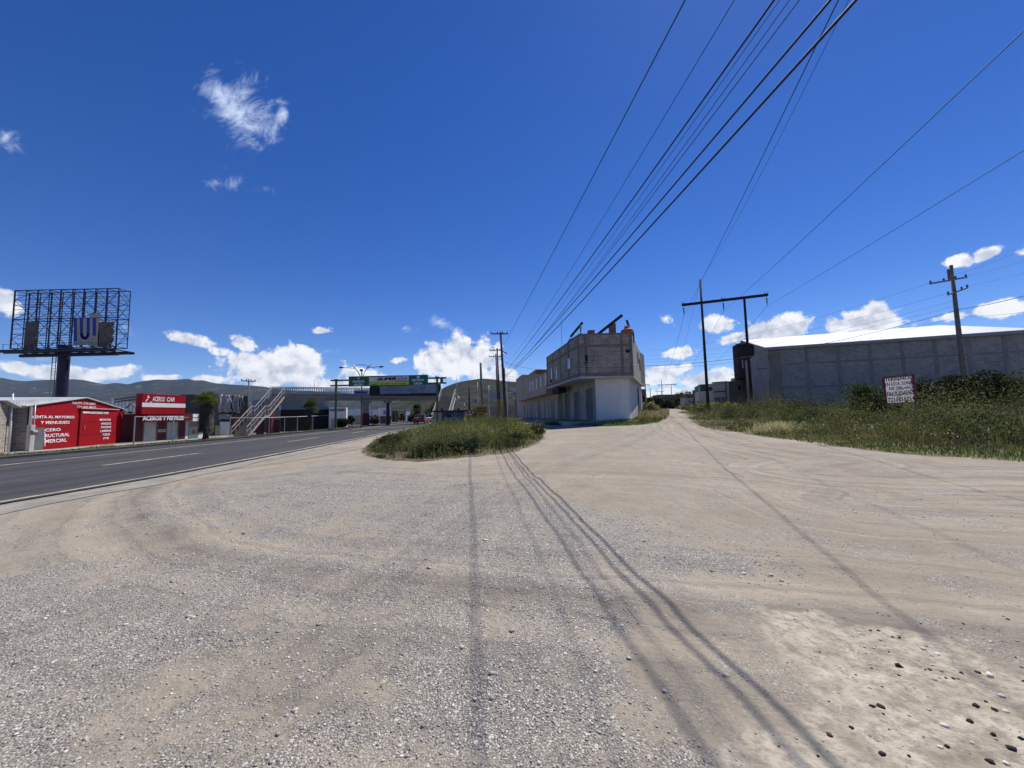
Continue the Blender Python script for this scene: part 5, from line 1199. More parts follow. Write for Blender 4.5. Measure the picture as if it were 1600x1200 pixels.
# ---- right hand side ---------------------------------------------------------
def right_side():
    A, B = XF(1207, 47), XF(1640, 38.5)
    fr = Fr(A, B); L = fr.L; zb = 1.0; zt = fr.pix(1207, 542.5)[1]
    root = empty('block_warehouse', (A[0], A[1], 1.37), 'long grey block warehouse with white sheet roof behind the sale sign', 'warehouse')
    zt2 = fr.pix(1600, 516)[1]
    far = 14
    m = MB(); p = [fr.p(0, zb, 0), fr.p(L, zb, 0), fr.p(L, zb, -far), fr.p(0, zb, -far)]; zz = [zt, zt+(zt2-zt)*L/fr.pix(1600, 600)[0]]
    m.hexa(p+[Vector((p[0].x, p[0].y, zz[0])), Vector((p[1].x, p[1].y, zz[1])), Vector((p[2].x, p[2].y, zz[1])), Vector((p[3].x, p[3].y, zz[0]))]); m.build('wall', M_blockw, root)
    m = MB()
    Z = lambda u: zz[0]+(zz[1]-zz[0])*u/L
    for px in (1215, 1264, 1314, 1364, 1415, 1467, 1520, 1578, 1630):
        u = fr.pix(px, 600)[0]; fr.box(m, u-.17, u+.17, zb, Z(u)-.02, 0, .03)
    for k in (.38, .72):
        a = fr.p(0, zb+(zz[0]-zb)*k, 0); b = fr.p(L, zb+(zz[1]-zb)*k, 0)
        for s0, s1 in ((0, L),): 
            z0, z1 = a.z, b.z; m.hexa([fr.p(s0, z0, 0), fr.p(s1, z1, 0), fr.p(s1, z1, .022), fr.p(s0, z0, .022), fr.p(s0, z0+.22, 0), fr.p(s1, z1+.22, 0), fr.p(s1, z1+.22, .022), fr.p(s0, z0+.22, .022)])
    m.build('concrete_frame', M_col if False else mat('grey_concrete_frame', (.25,.24,.225), .9, .15, 1, dirt=.3), root)
    m = MB(); uc = fr.pix(1223, 600)[0]; fr.box(m, -.02, uc, zb, zt-.01, 0, .04); m.build('plaster_pilaster', mat('brownish_render', (.26,.225,.19), .9, .15, 1, dirt=.3, streak=.4), root)
    # sheet roof, pitched up to a ridge parallel to the wall
    zr0, zr1 = P(1182, 533.6, 61).z, 0
    def rt(u, o, z): return fr.p(u, z, o)
    M_rf = ribmat('white_sheet_roof', (.50, .51, .52), .25, 0, .4, streak=.2); ridge = -14.; rise = zr0-zt
    m = MB(); e = .12
    for (o0, za, o1, zbk) in ((.35, -.12, ridge, rise), (ridge, rise, -19., rise*.66)):
        m.hexa([rt(-.3, o0, zz[0]+za), rt(L, o0, zz[1]+za), rt(L, o1, zz[1]+zbk), rt(-.3, o1, zz[0]+zbk), rt(-.3, o0, zz[0]+za+e), rt(L, o0, zz[1]+za+e), rt(L, o1, zz[1]+zbk+e), rt(-.3, o1, zz[0]+zbk+e)])
    m.build('roof', M_rf, root)
    m = MB(); m.hexa([rt(-.1, .1, zz[0]-.35), rt(L, .1, zz[1]-.35), rt(L, .4, zz[1]-.35), rt(-.1, .4, zz[0]-.35), rt(-.1, .1, zz[0]-.08), rt(L, .1, zz[1]-.08), rt(L, .4, zz[1]-.08), rt(-.1, .4, zz[0]-.08)]); m.build('gutter', mat('pale_grey_gutter', (.30,.31,.33), .6), root)
    # gable end facing the street
    g = Fr(fr.p(0, 0, .02), XF(1184, 62)); g.n = Vector((-abs(g.n.x), -abs(g.n.y), 0)); zg = zr0
    m = MB(); m.add([g.p(0, zb, .05), g.p(g.L, zb, .05), g.p(g.L, zg, .05), g.p(0, zt, .05), g.p(0, zb, -.2), g.p(g.L, zb, -.2), g.p(g.L, zg, -.2), g.p(0, zt, -.2)], [(0,1,2,3), (7,6,5,4), (0,4,5,1), (1,5,6,2), (2,6,7,3), (3,7,4,0)]); m.build('gable_wall', M_plaster, root)
    u0, u1, z0, z1 = g.rect(1190, 589, 1207.2, 636); u0, u1 = sorted((u0, u1)); m = MB(); g.box(m, max(.1, u0), u1, zb+.3, z1-.3, .05, .12); gt = m.build('gate', ribmat('blue_grey_gate', (.16,.18,.21), .3, 0, streak=.2), root)
    m = MB(); g.box(m, (u0+u1)/2-.05, (u0+u1)/2+.05, zb+.3, z1-.3, .12, .15); m.build('gate_post', M_grey, gt)
    m = MB(); a = fr.p(-.2, fr.pix(1200, 576)[1], .1); m.bar(a, a+fr.u*-1.2, .06); m.build('rebar', M_dark, root)
    # dark tall house
    Md = mat('dark_brown_render', (.042, .040, .042), .8, .2, .8, dirt=.4, dirtc=(.09,.08,.07), streak=.4); Md2 = mat('brown_grey_render', (.075, .066, .058), .9, .2, .8, dirt=.4, streak=.3)
    f = Fr(XF(1163, 63), XF(1187, 62)); zt = f.pix(1170, 535)[1]
    r2 = empty('tall_house', (f.A.x, f.A.y, 1.4), 'tall dark narrow house with boxed upper storey beside the warehouse gable', 'house')
    m = MB(); f.box(m, 0, f.L, 1, zt-.1, -7, 0); m.build('wall', Md2, r2)
    f2 = Fr(XF(1151.5, 62), XF(1184.5, 60.5)); zl = f2.pix(1160, 590.5)[1]; zu = f2.pix(1165, 535.5)[1]
    m = MB(); m.prism([(f2.p(.25, 0, -5).x, f2.p(.25, 0, -5).y), (f2.p(0, 0, -.7).x, f2.p(0, 0, -.7).y), (f2.p(.7, 0, 0).x, f2.p(.7, 0, 0).y), (f2.p(f2.L, 0, 0).x, f2.p(f2.L, 0, 0).y), (f2.p(f2.L, 0, -5).x, f2.p(f2.L, 0, -5).y)], zl, [zu-.3, zu-.35, zu, zu+.1, zu+.1]); bx = m.build('upper_box', Md, r2)
    for x0, y0, x1, y1 in ((1159.5, 562, 1161.3, 575.5), (1170, 556, 1172.3, 571)): u0, u1, z0, z1 = f2.rect(x0, y0, x1, y1); m = MB(); f2.box(m, u0, u1, z0, z1, 0, .04); m.build('window', mat('sky_glass', (.5,.55,.62), .2, .1, 1), r2)
    for x0, y0, x1, y1 in ((1175, 588, 1178, 601), (1181.5, 586, 1184.5, 600)): u0, u1, z0, z1 = f.rect(x0, y0, x1, y1); m = MB(); f.box(m, u0, u1, z0, z1, 0, .05); m.build('window', M_lplaster, r2)
    # lower houses leftwards
    f = Fr(XF(1136, 66), XF(1165, 64)); r3 = simple_building('flat_roof_house', 'house', 'brown grey flat roofed house with one small dark window and roof tank', f, 1, f.pix(1150, 596)[1], 9, Md2 if False else mat('taupe_render', (.13,.115,.10), .9, .15, .8, dirt=.4, streak=.4),
        [('window', 1153.3, 602, 1157, 609.2, M_dark, .05), ('wall_pier', 1136.5, 597, 1140, 640, M_plaster, .06)], M_col, .1)
    m = MB(); q = f.p(f.pix(1146.5, 600)[0], f.pix(1150, 596)[1], -2); m.box(q.x-.5, q.x+.5, q.y, q.y+1, q.z, q.z+.7); m.build('roof_tank', M_plaster, r3)
    m = MB(); m.bar(q+Vector((-1, 0, 1.3)), q+Vector((.8, 0, 1.25)), .06); m.bar(q+Vector((0, 0, .7)), q+Vector((0, 0, 1.5)), .05); m.build('antenna', M_grey, r3)
    f = Fr(XF(1116, 72), XF(1136.5, 70)); simple_building('garage_house', 'house', 'grey garage house with dull blue shutters, between green shop and brown house', f, 1, f.pix(1126, 597)[1], 9, M_plaster,
        [('roller_shutter', 1118, 621, 1126, 640, mat('slate_blue_shutter', (.08,.10,.14), .6), .05), ('roller_shutter', 1128, 621, 1135.5, 640, mat('slate_blue_shutter', (.08,.10,.14), .6), .05), ('balcony_line', 1116, 611, 1136, 612.6, M_dark, .06)], M_dark, .1)
    f = Fr(XF(1094, 77), XF(1116, 75)); r4 = simple_building('green_shop', 'shop', 'white shop with dark green upper band on the left of the grey garage', f, 1, f.pix(1104, 600)[1], 9, M_lplaster,
        [('green_band', 1094, 600, 1115.8, 611, mat('bottle_green_paint', (.012,.10,.045), .6, .1), .06), ('white_corner_panel', 1106, 599.5, 1116, 604.5, M_lplaster, .1)], None)
    g = Fr(f.A, XF(1088, 84)); g.n = Vector((-abs(g.n.x), -abs(g.n.y), 0))
    m = MB(); g.box(m, 0, g.L, 1, f.pix(1104, 601)[1], -.2, .02); m.build('side_wall', M_lplaster, r4)
    m = MB(); g.box(m, g.L*.15, g.L*.45, 1, 3.6, .02, .05); m.build('door', M_dark, r4)
    m = MB(); g.box(m, 0, g.L, f.pix(1104, 611)[1], f.pix(1104, 601)[1], .02, .05); m.build('side_band', mat('bottle_green_paint', (.012,.10,.045), .6, .1), r4)
    for x0, x1, y, d, mm, lb in ((1072, 1088, 622, 105, M_plaster, 'long low grey house left of the green banded shop'), (1085.5, 1089, 611, 90, M_brick, 'narrow dark brick wall edge against the green banded shop'), (1031.5, 1056, 617, 190, M_shed, 'dull brown flat houses on the rise behind the far pylon'), (1060, 1074, 620, 185, M_brick, 'terracotta long walled house on the far rise')):
        f = Fr(XF(x0, d), XF(x1, d)); zb = Tf(f.A.x, d); mm = mat('faded_olive_render', (.16,.145,.12), .9, .2) if d == 190 else mm; simple_building('street_house', 'house', lb, f, zb-1, f.pix((x0+x1)/2, y)[1], {1072: 3., 1085.5: .4, 1031.5: 9., 1060: 5.}[x0], mm, [('window', x0+(x1-x0)*.3, y+4, x0+(x1-x0)*.4, y+7, M_dark, .1), ('door', x0+(x1-x0)*.6, y+5, x0+(x1-x0)*.7, y+16, M_dark, .1)], M_grey, .2)
right_side()

# ---- H frame transmission line ---------------------------------------------
HVP = []
def h_frame(label, polesx, top_l, top_r, arm, ins, d, r, zl, tall, group=None):
    root = empty('transmission_pylon', (polesx[0][0], polesx[0][1], zl), label, 'pylon', group)
    (x1, d1), (x2, d2) = polesx
    M_h = mat('dark_creosoted_pole', (.022, .015, .018), .7, .3, 3)
    a, b = arm; ax = (b-a).normalized()
    m = MB(); m.tube([(x1, d1, zl-.3), (x1, d1, tall)], [r, r*.6], 10); m.build('pole', M_h, root, smooth=True)
    za = a.lerp(b, .75).z; m = MB(); m.tube([(x2, d2, zl-.3), (x2, d2, za+.15)], [r, r*.7], 10); m.build('pole', M_h, root, smooth=True)
    m = MB(); off = Vector((0, -r*1.5, 0)); m.bar(a+off, b+off, r*1.1, r*1.6); m.build('crossarm', M_h, root)
    L_ = (b-a).length; out = []
    for s in ins:
        q = a.lerp(b, s)+off; h = L_*.14; m = MB(); n = 7; pts = []; rs = []
        for k in range(n): 
            for dz, rr_ in ((0, .05), (.03, .13), (.07, .05)): pts.append(q+Vector((0, 0, -h*.28-k*h*.08-dz*h*.5))); rs.append(rr_*L_/10.4)
        m.tube([q, q+Vector((0, 0, -h*.28))], .02*L_/10.4, 6); m.tube(pts, rs, 10); m.tube([pts[-1], q+Vector((0, 0, -h))], .03*L_/10.4, 6); m.build('insulator', M_insul, root)
        m = MB(); k_ = L_/10.4
        for sx in (-.2, .2): m.bar(q+Vector((sx*k_, 0, 0)), q+Vector((sx*k_*1.1, 0, .5*k_)), .03*k_)
        m.bar(q+Vector((-.25*k_, 0, .22*k_)), q+Vector((.25*k_, 0, .22*k_)), .03*k_); m.box(q.x-.2*k_, q.x+.2*k_, q.y-.1*k_, q.y+.1*k_, q.z-.12*k_, q.z+.14*k_); m.build('bird_guard', M_h, root)
        out.append(q+Vector((0, 0, -h)))
    return out
a, b = P(1065, 477.6, 47.5), P(1196.5, 462, 45.2); s1 = (P(1098, 650, 47).x, 47)
z1 = Tf(24, 46)
x1 = P(1107.2, 646, 47).x; x2 = P(1175.9, 647, 45.7).x
HV1 = h_frame('near dark H frame pylon in the weeds before the grey houses', [(x1, 47), (x2, 45.7)], None, None, (a, b), (.01, .49, .99), 46, .19, z1, P(1093.6, 437, 47).z, 'H frame pylons along the dirt street')
a, b = P(1027.5, 601.8, 212), P(1056, 600.6, 208)
HV2 = h_frame('second H frame pylon small in the distance above the dirt street', [(P(1036, 640, 212).x, 212), (P(1050.7, 640, 209).x, 209)], None, None, (a, b), (.02, .5, .98), 210, .2, Tf(P(1043, 640, 210).x, 210), P(1048.8, 592, 209).z, 'H frame pylons along the dirt street')
a, b = P(1023, 611.8, 330), P(1037.5, 611.2, 328)
HV3 = h_frame('third H frame pylon, faintest and smallest over the street', [(P(1028, 640, 330).x, 330), (P(1035, 640, 329).x, 329)], None, None, (a, b), (.02, .5, .98), 330, .2, Tf(P(1030, 640, 330).x, 330), P(1035, 607, 329).z, 'H frame pylons along the dirt street')

# ---- wires ---------------------------------------------------------------
def cable(label, pts, r, cat='power line', group=None, name='power_line'):
    m = MB(); m.tube(pts, r, 6); o = m.build(name, M_cable, None, smooth=True, recalc=False); return tag(o, label, cat, group)
def span(A, B, sag, n=24): return [A.lerp(B, k/n)+Vector((0, 0, -4*sag*(k/n)*(1-k/n))) for k in range(n+1)]
def through(A, top, mid, ztop, y_end=-26):
    """wire from attachment A through photo point `top` at height ztop, bent to pass `mid`, and on past the camera"""
    r = ray(*top); B = r*((ztop-HC)/r.z); B.z += HC
    h = Vector((B.x-A.x, B.y-A.y)); L = h.length; h /= L; nrm = Vector((h.y, -h.x, 0))
    r = ray(*mid); t = Vector((A.x, A.y, 0)).dot(nrm)/r.dot(nrm); M = r*t; M.z += HC; s = Vector((M.x-A.x, M.y-A.y)).dot(h)
    # z = A.z + b s + c s^2 through B and M
    c = ((M.z-A.z)/s-(B.z-A.z)/L)/(s-L); c = min(max(c, .0002), .0045); b = (B.z-A.z)/L-c*L
    S = (A.y-y_end)/-h.y; return [Vector((A.x+h.x*q, A.y+h.y*q, A.z+b*q+c*q*q)) for q in np.linspace(0, S, 60)]
GW = 'wires converging on the tall wooden pole'
D = 47.9
WR = [((787, 539), (1070.6, 0), (850, 420), 9.5, .014, 'leftmost single wire of the overhead bundle'),
      ((790, 570), (1147.5, 0), (893, 420), 8.0, .007, 'second wire from the left in the overhead bundle'),
      ((787.5, 583), (1209.5, 0), (910.7, 420), 7.3, .016, 'third, thick dark wire of the overhead bundle'),
      ((788, 584), (1218.5, 0), (919, 420), 7.2, .005, 'thin wire just right of the third thick wire'),
      ((788, 586), (1233.6, 0), (928.6, 420), 7.0, .006, 'fine wire in the middle of the overhead bundle'),
      ((788, 587), (1249, 0), (932, 420), 6.8, .007, 'medium wire right of the bundle middle'),
      ((788, 588), (1297.7, 0), (941.5, 420), 6.4, .016, 'thick wire second from the right of the bundle'),
      ((788, 590), (1337.6, 0), (955.8, 420), 6.1, .018, 'thick rightmost wire of the overhead bundle')]
for a, t_, m_, z, r, lb in WR: cable(lb, through(P(*a, D), t_, m_, z), r, group=GW)
GH = 'high tension wires of the H frame line'
for a, t_, m_, z, lb in ((HV1[0], (1310, 0), (1105.5, 420), 8.6, 'left high tension wire of the near H frame'), (HV1[1], (1600, 48), (1215.7, 410), 8.9, 'middle high tension wire of the near H frame'), (HV1[2], (1600, 235), (1311.5, 410), 9.2, 'right high tension wire of the near H frame')):
    cable(lb, through(a, t_, m_, z), .011, group=GH)
cable('thin shield wire from the tall pole top of the near H frame', through(P(1094, 438, 47), (1326, 0), (1113, 410), 13.0), .008, group=GH)
for k in range(3): cable('high tension wire from near to far pylon, %s one' % ('left', 'middle', 'right')[k], span(HV1[k], HV2[k], 3.4, 30), .016, group=GH)
cable('thin shield wire running on to the far pylon', span(P(1094, 438, 47), P(1048.8, 592, 209), 2.8, 30), .012, group=GH)
GS = 'service cables crossing the street'
e1 = P(1006.3, 572, 44.6)
cable('thick black cable from the corner building to the concrete pole', span(e1, P(1491, 486, 32.8), 1.0), .022, group=GS)
cable('thin cable just below the thick black one', span(P(1006.3, 577, 44.6), P(1493, 496, 32.8), .9), .010, group=GS)
cable('thick cable from the concrete pole off the right edge', span(P(1493, 484, 32.8), P(1700, 430, 24), .3), .022, group=GS)
cable('thin cable below it off the right edge', span(P(1494, 494, 32.8), P(1700, 470, 24), .3), .010, group=GS)
for (x, y, x2, y2, z) in ((1453, 442, 1700, 350, 'left end of the upper crossarm'), (1510, 432, 1700, 372, 'right end of the upper crossarm'), (1511, 447, 1700, 395, 'lower crossarm')):
    cable('fine wire from the %s to the right edge' % z, span(P(x, y, 33), P(x2, y2, 25), .2), .007, group=GS)
for k, (x, y, y2, sx) in enumerate(((1453, 442, 548, 'highest'), (1481, 458, 555, 'second'), (1490, 470, 562, 'third'), (1492, 478, 566, 'fourth'))):
    cable('%s faint wire from the concrete pole towards the far street' % sx, span(P(x, y, 33), P(1009, y2, 70), 1.2), .009, group=GS)
cable('cable from the tall wooden pole to the corner building front', span(P(788, 566, D), P(856, 577.5, 48.4), .25), .018, group=GS)
cable('lower thin cable from the wooden pole to the shop row', span(P(789, 587, D), P(828, 587.5, 76), .2), .012, group=GS)
cable('cable strung across the block front of the corner building', span(P(897, 573.5, 35.1), P(1006, 571.5, 34.8), .12), .012, group=GS)
cable('lower cable strung across the corner building', span(P(893, 584.5, 35.4), P(992, 586, 35.0), .1), .010, group=GS)
cable('cable from wooden pole to second pole', span(P(784, 547, D), P(775, 547, 62), .2), .012, group=GS)
cable('slack dark cable looping down from the wooden pole to the yellow post', span(P(787, 588, 47.6), P(775, 606, 46), .6), .03, group=GS)
cable('thin wire sloping from the twin poles to the bare thick pole', span(P(772, 556, 70), P(752.5, 594, 70), .5), .012, group=GS)

# ---- sale sign -------------------------------------------------------------
def sale_sign():
    d = 24.; f = Fr(P(1382, 610, d), P(1430, 607, d-.5)); tl, tr, br, bl = [f.pix(*q) for q in ((1379.8, 590), (1425.5, 585.3), (1430.5, 628.6), (1384.4, 630.9))]
    zb = Tf(f.A.x, f.A.y); root = empty('sale_sign', (f.A.x, f.A.y, zb), 'tilted white board with red edge offering plots of land, in the weeds', 'sign')
    Mt_ = mat('sign_white', (.82, .80, .77), .5, .08, 2, dirt=.3, dirtc=(.4,.36,.33)); Me = mat('sign_red_edge', (.32, .03, .05), .5, .15)
    m = MB(); m0 = MB(); e = .07; m0.add([f.p(*tl, .02), f.p(*tr, .02), f.p(*br, .02), f.p(*bl, .02)], [(3, 2, 1, 0)])
    nt = Mt_.node_tree; t = NT(nt); tr_ = t.n('ShaderNodeBsdfTranslucent'); tr_.inputs[0].default_value = (.85, .82, .8, 1); mx = t.n('ShaderNodeMixShader'); mx.inputs[0].default_value = .28
    t.l(nt.nodes['Principled BSDF'].outputs[0], mx.inputs[1]); t.l(tr_.outputs[0], mx.inputs[2]); t.l(mx.outputs[0], nt.nodes['Material Output'].inputs[0])
    def q(mb, c, o0, o1): mb.hexa([f.p(*c[3], o0), f.p(*c[2], o0), f.p(*c[2], o1), f.p(*c[3], o1), f.p(*c[0], o0), f.p(*c[1], o0), f.p(*c[1], o1), f.p(*c[0], o1)])
    m0.build('board', Mt_, root)
    m = MB()
    cs = [tl, tr, br, bl]
    for i in range(4): m.bar(f.p(*cs[i], .03), f.p(*cs[(i+1) % 4], .03), .09 if i != 1 else .14, .07)
    m.build('edge_frame', Me, root)
    for u, uu in ((.09, -.06), (f.L+.02, f.L-.14)): m = MB(); m.bar(f.p(u+.12, zb-.2, -.05), f.p(uu, tl[1]-.1, -.05), .06); m.build('post', M_grey, root)
    mb_, mr = mat('sign_navy_text', (.012, .016, .06), .6), mat('sign_red_text', (.35, .02, .03), .6)
    # lettering lies in the tilted plane of the board
    ux = (f.p(*br)-f.p(*bl)).normalized() if False else (f.p(*tr)-f.p(*tl)).normalized(); org = f.p(*tl)
    dn = (f.p(*bl)-f.p(*tl)).normalized(); Wd = (f.p(*tr)-f.p(*tl)).length; Ht = (f.p(*bl)-f.p(*tl)).length
    class Q:
        def p(s, u, z, o=0): return org+ux*u*Wd-dn*z*Ht+f.n*o
    for s, u0, u1, z0, z1, mm, b in (('TERRENOS', .04, .95, -.17, -.03, mb_, .014), ('EN ESTA ZONA', .04, .97, -.35, -.22, mr, .006), ('DE 200 mts.', .16, .90, -.51, -.39, mb_, .004), ('FACILIDADES', .06, .97, -.73, -.57, mb_, .009), ('7711616254', .07, .97, -.96, -.79, mr, .006)):
        text(Q(), s, u0, u1, z0, z1, .035, mm, root, b)
sale_sign()

# ---------------------------------------------------------------- vegetation
M_veg = attrmat('weed_leaf', .75, .36, ns=6, nv=.15, spec=.15)
def sample(poly, n, dens=None, seed=0):
    g = np.random.default_rng(seed); p = np.array(poly); lo, hi = p.min(0), p.max(0); out = np.zeros((0, 2))
    while len(out) < n:
        q = g.random((n*2, 2))*(hi-lo)+lo; k = inpoly(q[:, 0], q[:, 1], poly)
        if dens is not None: k &= g.random(len(q)) < dens(q[:, 0], q[:, 1])
        out = np.concatenate([out, q[k]])
    return out[:n]
def blades(P_, h, w, tint, lean=.45, seed=1):
    g = np.random.default_rng(seed); n = len(P_); az = g.random(n)*6.283; la = g.random(n)*6.283; ln = (g.random(n)**1.5)*lean*h
    sx, sy = np.cos(az)*w/2, np.sin(az)*w/2; dx, dy = np.cos(la)*ln, np.sin(la)*ln; z = T(P_[:, 0], P_[:, 1])-.02
    x, y = P_[:, 0], P_[:, 1]; V = np.stack([np.stack(v, -1) for v in (
        (x-sx, y-sy, z), (x+sx, y+sy, z), (x+sx*.8+dx*.35, y+sy*.8+dy*.35, z+h*.6), (x-sx*.8+dx*.35, y-sy*.8+dy*.35, z+h*.6), (x+sx*.15+dx, y+sy*.15+dy, z+h), (x-sx*.15+dx, y-sy*.15+dy, z+h))], 1)
    b = np.arange(n)[:, None]*6; F = np.concatenate([b+np.array([0, 1, 2, 3]), b+np.array([3, 2, 4, 5])], 0)
    return V.reshape(-1, 3), F, np.repeat(tint, 6, 0)
def leaves(C, sz, tint, seed=2, flat=.6, el=2.):
    """one small rhombus leaf per centre, random facing"""
    g = np.random.default_rng(seed); n = len(C); a = g.normal(size=(n, 3)); a /= np.linalg.norm(a, axis=1)[:, None]
    b = g.normal(size=(n, 3)); b[:, 2] *= flat; b -= (b*a).sum(1)[:, None]*a; b /= np.linalg.norm(b, axis=1)[:, None]
    s = (sz*(.6+.8*g.random(n)))[:, None]; V = np.stack([C-a*s, C-b*s/el, C+a*s, C+b*s/el], 1)
    return V.reshape(-1, 3), np.arange(n*4).reshape(n, 4), np.repeat(tint, 4, 0)
def herbs(P_, h, nl, sz, tint, seed=3):
    g = np.random.default_rng(seed); n = len(P_); la = g.random(n)*6.283; ln = .35*h*g.random(n); z0 = T(P_[:, 0], P_[:, 1])
    t = .15+.85*g.random((n, nl))**.8; rad = (.05+.20*h[:, None]*(1.15-t))*np.sqrt(g.random((n, nl)))*1.5; az = g.random((n, nl))*6.283
    X = P_[:, :1]+(np.cos(la)*ln)[:, None]*t**1.5+np.cos(az)*rad; Y = P_[:, 1:]+(np.sin(la)*ln)[:, None]*t**1.5+np.sin(az)*rad; Z = z0[:, None]+h[:, None]*t
    C = np.stack([X, Y, Z], -1).reshape(-1, 3); tt = np.repeat(tint, nl, 0)*(.75+.5*g.random((n*nl, 1)))
    return leaves(C, np.full(len(C), sz), tt, seed+1)
def join(parts):
    V = []; F = []; C = []; k = 0
    for v, f, c in parts: V.append(v); F.append(f+k); C.append(c); k += len(v)
    return np.concatenate(V), np.concatenate(F), np.clip(np.concatenate(C), .004, .9)
def tints(P_, pal, sc, seed, jit=.25):
    """palette colours that change from clump to clump"""
    g = np.random.default_rng(seed); n = len(P_); pal = np.array(pal, float); f = fbm(P_[:, 0]+seed, P_[:, 1]-seed, sc, 3)+g.normal(size=n)*.09
    i = np.clip(((f-.28)/.44*len(pal)).astype(int), 0, len(pal)-1)
    return pal[i]*(1-jit+2*jit*g.random((n, 1)))
PAL = [(.085, .10, .045), (.12, .135, .06), (.16, .175, .07), (.21, .20, .10), (.27, .235, .14), (.33, .28, .19)]
PALG = [(.08, .12, .035), (.11, .16, .045), (.15, .20, .055), (.19, .235, .08)]
PALO = [(.10, .11, .065), (.15, .15, .09), (.22, .205, .13), (.29, .26, .17), (.37, .32, .22), (.45, .38, .28)]
def edge_h(P_, poly, a, b, d):         # height grows away from the outline
    D, _ = pdist(P_[:, 0], P_[:, 1], poly+[poly[0]]); return a+(b-a)*sm(0, d, D)
def stuff(name, label, cat, parts, mm=None):
    V, F, C = join(parts); o = npmesh(name, V, F, mm or M_veg, None, C); return tag(o, label, cat, kind='stuff')
def ragged(poly, lo=.38, edge=1.3, bald=.36):
    def f(x, y):
        D, _ = pdist(x, y, poly+[poly[0]]); q = fbm(x, y, 1.3, 3)
        return ((q > lo+.30*(1-sm(0, edge, D))) & (fbm(x+31, y+7, .8, 3) > bald+.03)).astype(float)
    return f
def island():
    rg = ragged(ISL); dn = lambda x, y: np.clip(1.25-(y-14)/34, .28, 1)*np.maximum(rg(x, y), .10)
    p1 = sample(ISL, 34000, dn, 11); h = edge_h(p1, ISL, .14, .62, 3.)*(.15+1.7*fbm(p1[:, 0], p1[:, 1], 1.1, 3))*(.45+.9*rng.random(len(p1))**1.5)*(1+.012*(p1[:, 1]-15)+.06*(p1[:, 0]+3))
    g = fbm(p1[:, 0]+5, p1[:, 1], .3, 2)
    t1 = tints(p1, PALO, .7, 3); t1b = tints(p1, PALG, .7, 4); green = (sm(20, 27, p1[:, 1]+(g-.5)*8)*sm(-10, -7, p1[:, 0]))[:, None]; green = np.maximum(green*.85, .25); t1 = t1*(1-green)+t1b*green
    a = blades(p1, h, .014+.0009*p1[:, 1], t1, .6, 12)
    p2 = sample(ISL, 6200, dn, 21); h2 = edge_h(p2, ISL, .15, .75, 2.5)*(.1+1.8*fbm(p2[:, 0], p2[:, 1], 1.0, 3))*(.4+.9*rng.random(len(p2)))*(1+.012*(p2[:, 1]-15)+.06*(p2[:, 0]+3))
    t2 = tints(p2, PAL[:4], .6, 7); b = herbs(p2, h2, 15, .030, t2, 22)
    q = sample(ISL, 520, lambda x, y: ((y > 19) & (y < 29) & (x > -5.5)).astype(float), 31); hq = T(q[:, 0], q[:, 1])+.45+.45*rng.random(len(q)); C = np.concatenate([np.column_stack([q+rng.normal(size=q.shape)*.10, hq+rng.normal(size=len(q))*.05]) for _ in range(4)])
    c = leaves(C, np.full(len(C), .032), np.tile([[.48, .40, .12]], (len(C), 1)), 32)
    q = sample(ISL, 1400, dn, 41); dk = herbs(q, edge_h(q, ISL, .2, .55, 2)*(.5+rng.random(len(q))), 16, .035, np.tile([[.030, .045, .020]], (len(q), 1)), 42)
    stuff('roadside_weeds', 'wild grass and weeds covering the traffic island', 'weeds', [a, b, c, dk])
island()
